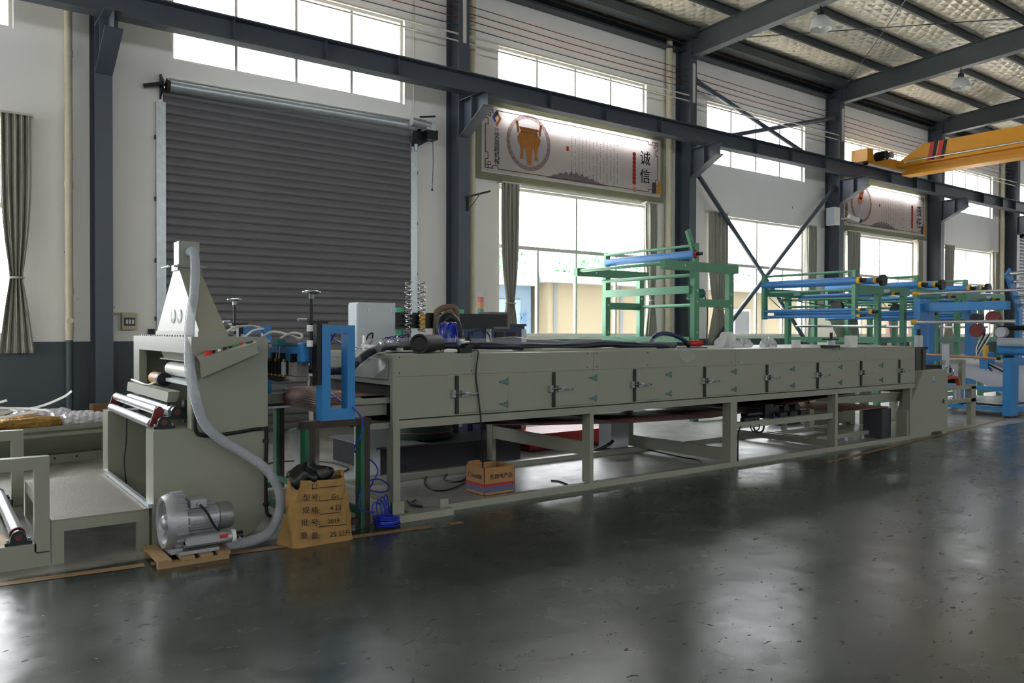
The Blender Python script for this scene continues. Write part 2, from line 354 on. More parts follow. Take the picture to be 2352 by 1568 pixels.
# ---- roof
ZR = lambda Y: 8.30 + .045*(12.2-Y) if Y > 1.6 else 8.30+.045*(12.2-1.6)+.045*(Y-1.6)*0+.045*(1.6-Y)*-1   # ridge over Y = 1.6
PUR = [12.05-1.12*k for k in range(23)]
rm = bpy.data.materials.new('roof_insulation_foil'); rm.use_nodes = True; n, l = nodes_of(rm); b = n['Principled BSDF']
tc = n.new('ShaderNodeTexCoord')
def tnoise(sc, dist=0, det=4):
    q = n.new('ShaderNodeTexNoise'); q.inputs['Scale'].default_value = sc; q.inputs['Detail'].default_value = det; q.inputs['Distortion'].default_value = dist; l.new(tc.outputs['Object'], q.inputs['Vector']); return q
q1 = tnoise(1.4); c1 = n.new('ShaderNodeMix'); c1.data_type = 'RGBA'; c1.inputs[6].default_value = lin((232, 222, 198)); c1.inputs[7].default_value = lin((250, 244, 230)); l.new(q1.outputs['Fac'], c1.inputs[0]); l.new(c1.outputs[2], b.inputs['Base Color'])
b.inputs['Metallic'].default_value = .2; b.inputs['Roughness'].default_value = .36
mp = n.new('ShaderNodeMapping'); mp.inputs['Rotation'].default_value = (0, 0, .72); mp.inputs['Scale'].default_value = (2.3, 2.9, 2.3); l.new(tc.outputs['Object'], mp.inputs[0])
def wave(dirn):
    q = n.new('ShaderNodeTexWave'); q.bands_direction = dirn; q.inputs['Scale'].default_value = .55; q.inputs['Distortion'].default_value = 3.2; q.inputs['Detail'].default_value = 2; q.inputs['Detail Scale'].default_value = .8; l.new(mp.outputs[0], q.inputs['Vector']); return q
w1, w2 = wave('X'), wave('Y'); q2 = tnoise(3.2, 1.2)
mn = n.new('ShaderNodeMath'); mn.operation = 'MINIMUM'; l.new(w1.outputs['Fac'], mn.inputs[0]); l.new(w2.outputs['Fac'], mn.inputs[1])
ad = n.new('ShaderNodeMath'); ad.operation = 'MULTIPLY_ADD'; ad.inputs[1].default_value = .5; l.new(mn.outputs[0], ad.inputs[0]); l.new(q2.outputs['Fac'], ad.inputs[2])
bp = n.new('ShaderNodeBump'); bp.inputs['Strength'].default_value = .8; bp.inputs['Distance'].default_value = .1; l.new(ad.outputs[0], bp.inputs['Height']); l.new(bp.outputs[0], b.inputs['Normal'])
def roof_pt(u, v):
    Y = 12.7 + (YF-.2-12.7)*v; X = X0-.2 + (X1-X0+.4)*u
    ph = (12.05-Y)/1.12; sag = .05*(1-cos(2*pi*ph))/2
    return (X, Y, ZR(Y)+.17 - sag*(.7+.3*sin(X*2.1+Y)))
cm = MB().grid(roof_pt, 60, 120).build('ceiling', rm, smooth=True); tag(cm, 'quilted silver-grey insulation sagging between the roof purlins', kind='structure')
# ================================================================== STEELWORK
def add_parts(root, parts):
    for name, mb, m in parts: mb.build(name, m, root)
col_lab = {0: 'dark grey steel column at the far left, beyond the curtained window', 1: 'blue-grey steel column left of the roller shutter, with a crane bracket',
           2: 'dark steel column between the roller shutter and the tall banner window', 3: 'dark steel column right of the tall golden-vessel banner',
           4: 'dark steel column right of the crossed braces, bearing a white box', 5: 'dark steel column behind the yellow crane beam',
           6: 'farthest dark steel column, at the right edge of the picture'}
for k, x in enumerate(CX):
    t = thing('steel_column', (x+.11, 12.28, 0), col_lab[k], 'column', 'wall columns')
    add_parts(t, [('front_flange', MB().box(x, x+.22, 12.06, 12.075, 0, 8.3), STEELG), ('back_flange', MB().box(x, x+.22, 12.475, 12.49, 0, 8.3), STEELG),
                  ('web', MB().box(x+.1, x+.112, 12.075, 12.475, 0, 8.3), STEELG)])
    br = MB().prism([(12.06, 5.73), (11.3, 5.73), (11.3, 5.5), (12.06, 5.1)], 'x', x+.104, x+.116).build('bracket', STEELG, t)
    MB().bar((x+.11, 12.06, 5.1), (x+.11, 11.3, 5.5), .22, .016).build('bracket_flange', STEELG, br)
    MB().box(x, x+.22, 11.32, 12.06, 5.73, 5.746).build('bracket_top_plate', STEELG, br)
    MB().box(x, x+.22, 11.66, 11.674, 5.33, 5.73).build('bracket_stiffener', STEELG, br)
rb = thing('crane_runway_beam', (18, 11.64, 5.75), 'long dark steel crane runway beam crossing the windows on brackets', 'beam')
add_parts(rb, [('bottom_flange', MB().box(X0, X1, 11.52, 11.76, 5.75, 5.766), STEELG), ('web', MB().box(X0, X1, 11.634, 11.646, 5.766, 6.06), STEELG),
               ('top_flange', MB().box(X0, X1, 11.49, 11.79, 6.06, 6.08), STEELG), ('crane_rail', MB().box(X0, X1, 11.62, 11.66, 6.08, 6.13), BLACKM)])
for k, x in enumerate([c+.11+d for c in CX[1:] for d in (-1.6, 1.6, 3.0)]):
    MB().box(x, x+.01, 11.53, 11.634, 5.766, 6.06).build('web_stiffener', STEELG, rb)
RXS = [c+.11 for c in CX] + [37.1, 43]
raft_lab = ['roof rafter at the far left end of the hall', 'roof rafter above the column left of the roller shutter', 'roof rafter above the column right of the roller shutter', 'nearest roof rafter in view, above the column right of the tall banner',
            'second roof rafter in view, above the column with the white box', 'third roof rafter in view, over the yellow crane beam', 'fourth roof rafter, at the right edge', 'roof rafter beyond the right edge of the view', 'last roof rafter at the right end of the hall']
for k, x in enumerate(RXS):
    t = thing('roof_rafter', (x, 12.06, 7.8), 'dark steel '+raft_lab[k], 'rafter', 'roof rafters')
    for nm, z0, z1, hw in (('bottom_flange', -.5, -.484, .11), ('web', -.484, -.012, .006), ('top_flange', -.012, .004, .11)):
        mb = MB(); ys = [12.06, 1.6, YF]
        for a, b_ in ((ys[0], ys[1]), (ys[1], ys[2])):
            mb._add([(x+sx, Y, ZR(Y)+z) for Y in (a, b_) for sx, z in ((-hw, z0), (hw, z0), (hw, z1), (-hw, z1))], [(0,1,2,3),(7,6,5,4),(0,4,5,1),(1,5,6,2),(2,6,7,3),(3,7,4,0)])
        mb.build(nm, ROOFST, t)
    for Y in (9.83, 6.47):
        MB().bar((x+.05, Y, ZR(Y)-.48), (x+.75, Y, ZR(Y)+.02), .04, .04).build('fly_brace', ROOFST, t)
purl_nm = ['against the eaves', 'second from the eaves', 'third from the eaves', 'fourth from the eaves', 'fifth from the eaves', 'sixth from the eaves']
for k, Y in enumerate(PUR):
    z = ZR(Y)+.005
    mb = MB().prism([(Y-.03, z), (Y+.03, z), (Y+.03, z+.015), (Y-.015, z+.015), (Y-.015, z+.15), (Y-.06, z+.15), (Y-.06, z+.135), (Y-.03, z+.135)], 'x', X0, X1)
    tag(mb.build('roof_purlin', ROOFST), 'dark steel roof purlin running along the hall, '+(purl_nm[k] if k < 6 else '%s from the eaves' % ('seventh eighth ninth tenth eleventh twelfth thirteenth fourteenth fifteenth sixteenth seventeenth eighteenth nineteenth twentieth twenty-first twenty-second twenty-third'.split()[k-6])), 'purlin', 'roof purlins')
# eaves: girt on the wall, ragged sealing foam above it, gutter beam
tag(MB().prism([(12.26, 8.0), (12.48, 8.0), (12.48, 8.17), (12.26, 8.17), (12.26, 8.155), (12.465, 8.155), (12.465, 8.015), (12.26, 8.015)], 'x', X0, X1).build('wall_girt', ROOFST), 'dark channel girt along the top of the white wall', 'girt')
foam = mat('sealing_foam', (206, 176, 148), .8, var=.1, scale=12)
mb = MB()
pts = []
for i in range(500):
    x = X0 + (X1-X0)*i/499; pts.append((x, 8.36+.035*sin(i*1.7)*sin(i*.61)+random.uniform(-.025, .025)))
mb.prism([(X0, 8.2)] + [(X1, 8.2)] + pts[::-1], 'y', 12.47, 12.49)
tag(mb.build('trim_1', foam), 'ragged pinkish sealing strip under the eaves', kind='structure')
tag(MB().prism([(11.9, 8.2), (12.18, 8.2), (12.18, 8.22), (11.92, 8.22), (11.92, 8.37), (11.96, 8.37), (11.96, 8.39), (11.9, 8.39)], 'x', X0, X1).build('eaves_strut', ROOFST), 'dark folded-steel eaves strut between the column heads', 'strut')
tag(MB().box(X0, X1, 12.2, 12.465, 8.37, 8.4).build('gutter_trough', ROOFST), 'dark steel box gutter running under the eaves', 'gutter')
# roof tie rods
for k, (xa, ya, xb, yb, lb) in enumerate(((14.1, 12.0, 19.95, 6.5, 'from the banner column towards the second rafter'), (14.1, 6.5, 19.95, 12.0, 'from the second rafter column back to the first rafter'))):
    tag(MB().cyl((xa, ya, ZR(ya)-.12-.03*k), (xb, yb, ZR(yb)-.12-.03*k), .011, n=6).build('tie_rod', ROOFST), 'thin steel roof tie rod running '+lb, 'rod', 'roof tie rods')
# wall cross bracing
for (p, q, lb) in (((14.15, 7.38), (19.85, 5.95), 'upper wall brace, sloping down to the right across the high window'), ((14.15, 5.95), (19.85, 7.42), 'upper wall brace, sloping up to the right across the high window'),
                   ((14.18, 5.36), (19.0, 1.05), 'lower wall brace, sloping down to the right before the big window'), ((19.85, 5.5), (14.6, 1.05), 'lower wall brace, sloping up to the right before the big window')):
    t = thing('wall_brace', ((p[0]+q[0])/2, 12.2, min(p[1], q[1])), 'dark steel tube '+lb, 'brace', 'wall braces')
    MB().cyl((p[0], 12.2, p[1]), (q[0], 12.2, q[1]), .055, n=12).build('brace_tube', STEELG, t, smooth=True)
    for e in (p, q): MB().box(e[0]-.14, e[0]+.14, 12.19, 12.21, e[1]-.08, e[1]+.08).build('gusset_plate', STEELG, t)
# ---- overhead crane
t = thing('bridge_crane', (21.7, 5, 5.95), 'yellow overhead travelling crane girder with red and black stripes', 'crane')
Yn, Yf = -7.5, 11.0
g = MB(); xl, xr = 21.75, 22.15
g.prism([(Yn, 6.2), (11.45, 6.2), (11.45, 6.3), (10.75, 6.72), (Yn, 6.72)], 'x', xl, xr); g.build('girder', CRANEY, t)
MB().box(xl+.17, xr-.17, Yn, 11.3, 6.02, 6.2).build('lower_web', CRANEY, t)
MB().box(xl-.02, xr+.02, Yn, 11.3, 5.94, 6.02).build('lower_flange', CRANEY, t)
for y in (10.62, 10.38):
    MB().prism([(y, 6.24), (y-.11, 6.24), (y-.2, 6.72), (y-.09, 6.72)], 'x', xl-.006, xl).build('warning_stripe', RED, t)
    MB().prism([(y-.11, 6.24), (y-.2, 6.24), (y-.29, 6.72), (y-.2, 6.72)], 'x', xl-.006, xl).build('warning_stripe', BLACKM, t)
MB().cyl((xl-.07, Yn, 6.3), (xl-.07, 11.2, 6.3), .02, n=8).build('cable_track', GALV, t)
MB().prism([(20.1, 6.16), (23.2, 6.16), (23.2, 6.3), (22.7, 6.42), (20.6, 6.42), (20.1, 6.3)], 'y', 11.5, 11.78).build('end_carriage', CRANEY, t)
MB().box(20.05, 20.35, 11.35, 11.8, 6.15, 6.48).build('buffer_box', CRANEY, t)
MB().cyl((20.75, 11.2, 6.36), (20.75, 11.5, 6.36), .12, n=14).build('travel_motor', BLACKM, t)
MB().cyl((20.95, 11.15, 6.38), (20.95, 11.5, 6.38), .09, n=14).build('gear_case', GALV, t)
for x in (20.45, 22.85): MB().cyl((x, 11.57, 6.21), (x, 11.71, 6.21), .08, n=16).build('wheel', BLACKM, t)
# ---- high-bay lamps (switched off)
LAMPG = clear_mat('lamp_reflector', (200, 204, 206), .55, .3)
def hi_lamp(px, py, X, lab):
    c = ax(px, py, X); t = thing('high_bay_lamp', (c.x, c.y, c.z-.2), lab, 'lamp', 'high-bay lamps under the rafters')
    MB().cyl((c.x, c.y, c.z+.14), (c.x, c.y, ZR(c.y)-.5), .015, n=8).build('hanger_rod', BLACKM, t)
    MB().lathe([(.03, .2), (.06, .19), (.07, .08), (.05, .06)], (c.x, c.y, c.z), n=16).build('lamp_cap', BLACKM, t)
    pr = [(.05, .1), (.1, .085), (.16, .03), (.19, -.06), (.205, -.14), (.21, -.17)]
    MB().lathe(pr+[(.2, -.17), (.185, -.06), (.15, .02), (.08, .07)], (c.x, c.y, c.z), n=24).build('reflector', LAMPG, t, smooth=True)
    MB().lathe([(.02, .04), (.05, .0), (.06, -.08), (.03, -.13), (.0, -.135)], (c.x, c.y, c.z), n=14).build('bulb', WHITE, t, smooth=True)
hi_lamp(1885, 48, 14.05, 'glass bell lamp hanging under the nearest rafter')
hi_lamp(2207, 187, 20.1, 'glass bell lamp hanging under the second rafter')
# ---- conductor wires and conduits along the wall
for z, rgb, nm, lb in ((7.55, (132, 48, 46), 'red', 'topmost'), (7.41, (120, 54, 50), 'red', 'second from the top'), (7.28, (126, 44, 42), 'red', 'third from the top'), (7.14, (64, 66, 96), 'dark blue', 'lowest')):
    mb = MB()
    for i in range(len(CX)-1): mb.tube([(CX[i]+.11, 12.2, z), ((CX[i]+CX[i+1])/2+.11, 12.2, z-.025), (CX[i+1]+.11, 12.2, z)], .0085, 5, 8)
    tag(mb.build('conductor_wire', mat('wire_%d' % rgb[0], rgb, .5)), '%s crane supply wire, %s of the four strung along the wall' % (nm, lb), 'wire', 'crane supply wires')
CONDUIT = mat('conduit_cream', (206, 200, 190), .45)
for z, y, lb in ((6.945, 12.1, 'upper'), (6.825, 12.12, 'lower')):
    tag(MB().cyl((X0, y, z), (CX[6], y, z), .016, n=8).build('wall_conduit', CONDUIT), '%s cream conduit running level across the high windows' % lb, 'conduit', 'cream conduits')
for k in range(2, 6):
    x = CX[k]+.11; t = thing('insulator_rack', (x+.1, 12.1, 6.78), 'rack of round wire insulators on the column '+['', '', 'right of the roller shutter', 'right of the tall banner', 'with the white box', 'behind the crane'][k], 'insulator rack', 'insulator racks')
    MB().box(x-.03, x+.03, 12.03, 12.06, 6.78, 7.66).build('rack_bar', CONDUIT, t)
    for z in (6.9, 7.02, 7.14, 7.28, 7.41, 7.55): MB().lathe([(.02, 0), (.045, .01), (.03, .03), (.045, .05), (.02, .06)], (x+.12, 12.14, z-.03), n=12).build('insulator', GREYB, t)
# ---- downpipes
def downpipe(x, r, lab, ztop=8.2, elbow=True):
    t = thing('downpipe', (x, 12.4, 0), lab, 'pipe', 'rainwater downpipes')
    MB().cyl((x, 12.4, 1.47), (x, 12.4, ztop), r, n=16).build('pipe', PVC, t, smooth=True)
    MB().cyl((x, 12.4, 0), (x, 12.4, 1.47), r*.92, n=16).build('painted_pipe', mat('dado_paint', (72, 82, 88), .55), t, smooth=True)
    for z in (5.35, 3.95, 3.55, 2.1, 1.62): MB().cyl((x, 12.4, z), (x, 12.4, z+.09), r*1.13, n=16).build('coupling', PVC, t, smooth=True)
    if elbow: MB().cyl((x, 12.4-r*.9, 1.74), (x, 12.4-r*1.5, 1.74), r*.85, n=16).build('inspection_cap', PVC, t, smooth=True)
downpipe(1.6, .05, 'cream plastic downpipe at the far left, left of the blue-grey column')
downpipe(8.23, .065, 'cream plastic downpipe between the shutter column and the tall banner')
downpipe(13.57, .075, 'cream plastic downpipe right of the tall banner')
downpipe(30.85, .075, 'cream plastic downpipe near the right edge, beyond the last window')
# ---- roller shutters
SLAT = mat('shutter_grey', (112, 110, 114), .5, .1, var=.05, scale=3)
def shutter(no, x0, x1, ztop, lab):
    D = thing('door_%d' % no, ((x0+x1)/2, YW-.03, 0), lab, kind='structure'); h = .126
    prof = [(0, 0), (-.018, .012), (-.026, .035), (-.026, .07), (-.012, .1), (0, h+.004), (.008, h+.004), (.008, 0)]
    first = MB().prism([(YW-.03+a, b_) for a, b_ in prof], 'x', x0-.03, x1+.03).build('slat', SLAT, D, smooth=True)
    for k in range(1, int(ztop/h)): sub(first, 'slat', D, (0, 0, k*h))
    zt = ztop-.25
    for x in (x0-.13, x1): MB().box(x, x+.13, YW-.075, YW-.001, 0, zt).build('guide_rail', GALV, D)
    for x in (x0-.15, x1+.12):
        for z in (.3, 1.1, 1.75, 2.6, 3.5, 4.4): MB().box(x, x+.03, YW-.06, YW-.03, z, z+.06).build('rail_clip', BLACKM, D)
    dr = MB().cyl((x0+.02, YW-.16, ztop-.02), (x1+.05, YW-.16, ztop+.02), .085, n=24).build('roller_drum', GALV, D, smooth=True)
    MB().cyl((x0+.02, YW-.2, ztop+.07), (x1+.05, YW-.2, ztop+.11), .014, n=8).build('drum_lip', CHROME, dr)
    MB().cyl((x0-.01, YW-.16, ztop-.02), (x0+.03, YW-.16, ztop-.02), .098, n=20).build('drum_end', RUST, D)
    MB().prism([(YW-.001, ztop-.2), (YW-.001, ztop+.16), (YW-.05, ztop+.16), (YW-.2, ztop+.04), (YW-.2, ztop-.06)], 'x', x0-.07, x0-.05).build('end_bracket', BLACKM, D)
    MB().bar((x0-.3, YW-.06, ztop-.06), (x0-.05, YW-.14, ztop), .05, .05).build('bracket_arm', BLACKM, D)
    MB().cyl((x0-.05, YW-.16, ztop-.02), (x0, YW-.16, ztop-.02), .02, n=8).build('axle', BLACKM, D)
    mo = MB().cyl((x1-.12, YW-.3, ztop+.06), (x1+.25, YW-.3, ztop+.04), .075, n=18).build('drive_motor', ALU, D, smooth=True)
    MB().box(x1+.16, x1+.34, YW-.36, YW-.14, ztop-.05, ztop+.13).build('gear_case', GALV, mo)
    MB().box(x1+.2, x1+.42, YW-.3, YW-.1, ztop-.19, ztop-.02).build('control_box', BLACKM, mo)
    MB().prism([(x1+.0, ztop-.3), (x1+.1, ztop-.32), (x1+.3, ztop-.2), (x1+.3, ztop), (x1, ztop)], 'y', YW-.14, YW-.12).build('drive_bracket', BLACKM, D)
    MB().bar((x1+.05, YW-.3, ztop+.16), (x1+.36, YW-.3, ztop+.22), .02, .03).build('brake_lever', BLACKM, mo)
    MB().tube([(x1+.34, YW-.25, ztop-.2), (x1+.35, YW-.25, ztop-.6), (x1+.33, YW-.25, ztop-1.05)], .006, 5).build('pull_chain', BLACKM, D)
    MB().lathe([(.0, 0), (.02, .0), (.006, .05), (.0, .05)], (x1+.33, YW-.25, ztop-1.09), n=8).build('chain_weight', BLACKM, D)
    MB().cyl((x1+.03, YW-.2, ztop-.42), (x1+.03, YW-.2, ztop-.3), .035, n=10).build('limit_switch', GALV, D)
shutter(1, 2.86, 6.95, 5.2, 'grey ribbed roller shutter door, closed, with a galvanised drum above')
shutter(2, 32.3, 36.6, 5.2, 'grey ribbed roller shutter at the right edge of the picture')
# ---- small wall fittings
t = thing('socket_box', (2.35, 12.45, 1.62), 'cream electrical breaker box with a conduit stub, left of the shutter', 'switch box')
MB().box(2.26, 2.46, 12.39, 12.5, 1.62, 1.86).build('case', mat('cream_plastic', (190, 178, 146), .5), t)
MB().box(2.285, 2.43, 12.375, 12.39, 1.67, 1.79).build('breaker_panel', DKGREY, t)
for i in range(3): MB().box(2.305+i*.04, 2.33+i*.04, 12.36, 12.375, 1.7, 1.76).build('breaker', WHITE, t)
MB().cyl((2.09, 12.46, 1.85), (2.3, 12.46, 1.85), .014, n=8).build('conduit_stub', PVC, t)
tag(MB().box(2.62, 2.7, 12.42, 12.5, 1.55, 1.63).build('bell_push', BLACKM), 'small black push-button box beside the shutter rail', 'button box')
t = thing('security_camera', (20.15, 11.9, 4.6), 'white security camera on a column arm before the far banner', 'camera')
MB().cyl((20.02, 12.06, 4.68), (20.1, 11.85, 4.72), .02, n=8).build('arm', WHITE, t)
MB().cyl((20.05, 11.86, 4.74), (20.42, 11.8, 4.66), .06, n=14).build('body', WHITE, t)
MB().cyl((20.42, 11.8, 4.66), (20.5, 11.785, 4.645), .062, n=14).build('lens_hood', BLACKM, t)
t = thing('junction_box', (19.8, 12.0, 4.5), 'white junction box strapped to the left face of a dark column', 'box')
MB().box(19.68, 19.915, 12.04, 12.3, 4.5, 4.98).build('case', WHITE, t); MB().box(19.672, 19.68, 12.06, 12.28, 4.52, 4.96).build('lid', GREYB, t)
t = thing('cable_bracket', (8.0, 12.0, 3.7), 'small dark angle bracket on the column beside the tall banner', 'bracket')
MB().bar((7.85, 12.05, 4.02), (8.2, 11.75, 4.13), .03, .03).build('arm', BLACKM, t); MB().bar((7.9, 12.04, 3.78), (7.9, 12.04, 4.05), .03, .03).build('upright', BLACKM, t); MB().bar((7.9, 12.04, 3.78), (8.05, 11.9, 4.06), .012, .012).build('strut', BLACKM, t)
tag(MB().cyl((7.02, 12.46, 5.5), (7.02, 12.46, 8.1), .012, n=6).build('thin_conduit', CONDUIT), 'thin white vertical conduit between shutter motor and column', 'conduit')
# ---- painted floor line (worn)
lm = mat('floor_line_paint', (168, 128, 82), .5, var=.15, scale=4, tint2=(120, 104, 78))
mb = MB()
L0, L1 = az(0, 1342), az(1060, 1200); d = (L1-L0); nn = Vector((-d.y, d.x, 0)).normalized()
xs = [(-3.0, 1.2), (1.24, 2.5), (2.56, 3.35), (3.5, 3.62)]
for a, b_ in xs:
    p = L0+d*((a-L0.x)/d.x); q = L0+d*((b_-L0.x)/d.x)
    mb._add([p-nn*.045+Vector((0,0,.003)), q-nn*.045+Vector((0,0,.003)), q+nn*.045+Vector((0,0,.003)), p+nn*.045+Vector((0,0,.003))], [(0,1,2,3)])
p = az(1900, 1062); q = az(2352, 952)
mb._add([p-nn*.04+Vector((0,0,.003)), q-nn*.04+Vector((0,0,.003)), q+nn*.04+Vector((0,0,.003)), p+nn*.04+Vector((0,0,.003))], [(0,1,2,3)])
tag(mb.build('trim_2', lm), 'worn ochre lane line painted on the floor', kind='structure')
gm = mat('saw_cut_joint', (30, 32, 32), .7)  # dark grey of the saw-cut joint strip
mb = MB()
for Y in (): mb.box(X0, X1, Y-.004, Y+.004, .001, .002)
for X in (14.6,): mb.box(X-.004, X+.004, YF, YW, .001, .002)
tag(mb.build('trim_3', gm), 'thin saw-cut joints across the floor', kind='structure')
# ---- curtains
CURT = mat('curtain_cloth', (176, 174, 164), .85, var=.05, scale=8)
def curtain(xc, w_, lab, zt=4.45, zb=1.3, ztie=2.15, Y=12.36, tie=True, seed=0):
    t = thing('curtain', (xc, Y, zb), lab, 'curtain', 'window curtains')
    def pt(u, v):
        z = zb+(zt-zb)*v
        if tie:
            if z > ztie: k = 1-.62*(1-min(1, (z-ztie)/1.6))**2.2
            else: k = .38+.75*((ztie-z)/(ztie-zb))**.8
        else: k = .9
        ww = w_*k
        x = xc+(u-.5)*ww; ph = u*9*2*pi/2
        return (x, Y-.05*sin(ph+seed)*(.5+.5*k)-.02*sin(3.1*ph+z), z)
    MB().grid(pt, 48, 36).build('cloth', CURT, t, smooth=True, solid=.004)
    MB().box(xc-w_*.55, xc+w_*.55, Y-.03, YW-.001, zt, zt+.03).build('curtain_rail', FRAME, t)
    if tie: MB().torus((xc, Y, ztie), (0, 0, 1), w_*.21, .018, 20, 6).build('tie_band', CURT, t)
    return t
curtain(.98, .36, 'grey curtain tied back at the far left edge, beside the cream downpipe', ztie=2.3, seed=1)
curtain(9.1, .42, 'grey curtain tied at the left of the big window below the golden-vessel banner', seed=2)
curtain(12.98, .34, 'pale curtain at the right of the big window below the golden-vessel banner', zb=1.5, ztie=2.3, seed=3)
curtain(15.28, .62, 'grey curtain tied at the left of the window behind the crossed braces', seed=4)
curtain(19.05, .42, 'pale curtain at the right of the window behind the crossed braces', seed=5)
curtain(21.15, .55, 'grey curtain at the left of the window below the far banner', seed=6)
curtain(24.85, .34, 'pale curtain at the right of the window below the far banner', seed=7)
curtain(26.85, .5, 'grey curtain at the left of the rightmost window', seed=8)
curtain(30.2, .36, 'pale curtain at the right of the rightmost window', seed=9)
# ---- banners
def banner(x0, x1, z0, z1, Y, lab, kind):
    t = thing('wall_banner', ((x0+x1)/2, Y, z0), lab, 'banner', 'printed wall banners')
    tr = .68; fr = paint_mat('banner_border', (164, 164, 142), .4); sheet = paint_mat('banner_sheet', (236, 230, 228), tr)
    def bx(nm, a, b_, c, d, m, k=1, par=t): return MB().box(a, b_, Y-.004*k-.003, Y-.004*k, c, d).build(nm, m, par)
    W, H = x1-x0, z1-z0; bw = .14
    for a_, b2, c_, d_ in ((x0, x1, z0, z0+bw), (x0, x1, z1-bw, z1), (x0, x0+bw, z0+bw, z1-bw), (x1-bw, x1, z0+bw, z1-bw)): MB().box(a_, b2, Y-.006, Y, c_, d_).build('banner_border', fr, t)
    s = MB().box(x0+bw, x1-bw, Y-.008, Y-.005, z0+bw, z1-bw).build('printed_sheet', sheet, t)
    wl = paint_mat('banner_white_edge', (238, 236, 232), .3); dk = paint_mat('banner_dark_ink', (34, 40, 44), .1); br = paint_mat('banner_brown_ink', (104, 62, 58), .15)
    mb = MB()
    for a, b_, c, d in ((x0+bw-.02, x1-bw+.02, z0+bw-.02, z0+bw), (x0+bw-.02, x1-bw+.02, z1-bw, z1-bw+.02), (x0+bw-.02, x0+bw, z0+bw, z1-bw), (x1-bw, x1-bw+.02, z0+bw, z1-bw)): mb.box(a, b_, Y-.012, Y-.008, c, d)
    mb.build('white_edge', wl, t)
    mb = MB(); q = bw+.06; lw = .012
    for a, b_, c, d in ((x0+q+.3, x1-q-.3, z0+q, z0+q+lw), (x0+q+.3, x1-q-.3, z1-q-lw, z1-q), (x0+q, x0+q+lw, z0+q+.3, z1-q-.3), (x1-q-lw, x1-q, z0+q+.3, z1-q-.3)): mb.box(a, b_, Y-.012, Y-.008, c, d)
    for cx, sx in ((x0+q, 1), (x1-q, -1)):                      # fretwork corners
        for cz, sz in ((z0+q, 1), (z1-q, -1)):
            for a, b_, c, d in ((0,.18,0,.012),(0,.012,0,.18),(.17,.182,0,.07),(0,.07,.17,.182),(.06,.072,0,.13),(0,.13,.06,.072),(.12,.132,.06,.13),(.06,.13,.12,.132),(.18,.3,.06,.072),(.06,.072,.18,.3),(.29,.302,0,.07),(0,.07,.29,.302)):
                xs_ = sorted((cx+sx*a, cx+sx*b_)); zs_ = sorted((cz+sz*c, cz+sz*d)); mb.box(xs_[0], xs_[1], Y-.012, Y-.008, zs_[0], zs_[1])
    mb.build('fret_border', br, t)
    U = lambda u: x0+W*u
    V = lambda v: z0+H*v
    # misty mountains
    mist = paint_mat('banner_mist', (186, 176, 178), tr)
    pts = []
    for i in range(41):
        u = .33+.33*i/40; pts.append((U(u), V(.13)+.26*max(0, sin((u-.33)/.33*pi))**1.2*(.55+.45*abs(sin(i*.9)))*(1-.55*(i/40))))
    MB().prism([(U(.33), V(.12)), (U(.66), V(.12))] + pts[::-1], 'y', Y-.0115, Y-.009).build('mountain_print', mist, t)
    # round picture
    cx, cz, R = U(.244), V(.53), H*.36
    ring = MB(); N = 56
    ring._add([(cx+r*cos(2*pi*i/N), Y-.0125, cz+r*sin(2*pi*i/N)) for r in (R*.84, R) for i in range(N)], [(i, (i+1) % N, N+(i+1) % N, N+i) for i in range(N)])
    ring.build('ring_print', paint_mat('banner_ring', (206, 190, 188), tr), t)
    kn = MB()
    for i in range(28):
        a = 2*pi*i/28
        for r, da in ((.88, 0), (.93, .05), (.97, -.03)):
            p = Vector((cx+R*r*cos(a+da), 0, cz+R*r*sin(a+da))); q_ = Vector((cx+R*r*cos(a+da+.13), 0, cz+R*r*sin(a+da+.13)))
            kn.bar((p.x, Y-.014, p.z), (q_.x, Y-.014, q_.z), .003, .006, up=(0, 0, 1))
    tag(kn.build('key_pattern', paint_mat('banner_key', (150, 112, 108), .4), t), kind='stuff')
    disc = MB(); disc.poly([(cx+R*.84*cos(2*pi*i/N), Y-.0115, cz+R*.84*sin(2*pi*i/N)) for i in range(N)])
    disc.build('picture_disc', paint_mat('banner_disc', (228, 226, 230), tr), t)
    if kind == 'vessel':
        gold = mat('banner_gold', (206, 132, 34), .5, var=.22, scale=26, tint2=(140, 78, 20))
        prof = [(0, -.72), (.08, -.78), (.1, -.6), (.13, -.42), (.2, -.32), (.3, -.2), (.36, 0), (.38, .12), (.33, .22), (.28, .3), (.27, .36), (.31, .44), (.33, .5)]
        body = [(a*R*1.35+cx, cz+b_*R*.95+.06*R) for a, b_ in [(.33,.5),(.31,.42),(.27,.36),(.27,.3),(.34,.22),(.39,.1),(.37,-.06),(.3,-.2),(.0,-.3)]]
        body = body + [(2*cx-a, b_) for a, b_ in body[:-1]][::-1]
        MB().prism(body, 'y', Y-.019, Y-.0135).build('vessel_print', gold, t)
        for s_ in (-1, 1):
            hd = [(cx+s_*R*a, cz+R*b_) for a, b_ in ((.46,.3),(.52,.3),(.6,.72),(.5,.72),(.44,.42))]
            MB().prism(hd, 'y', Y-.0195, Y-.0138).build('vessel_handle', gold, t)
            lg = [(cx+s_*R*a, cz+R*b_) for a, b_ in ((.22,-.12),(.42,-.06),(.36,-.4),(.42,-.6),(.26,-.6),(.26,-.35))]
            MB().prism(lg, 'y', Y-.0195, Y-.0138).build('vessel_leg', gold, t)
        lg = [(cx+R*a, cz+R*b_) for a, b_ in ((-.16,-.18),(.16,-.18),(.12,-.5),(.1,-.78),(-.08,-.8),(-.1,-.5))]
        MB().prism(lg, 'y', Y-.022, Y-.0195).build('vessel_leg', gold, t)
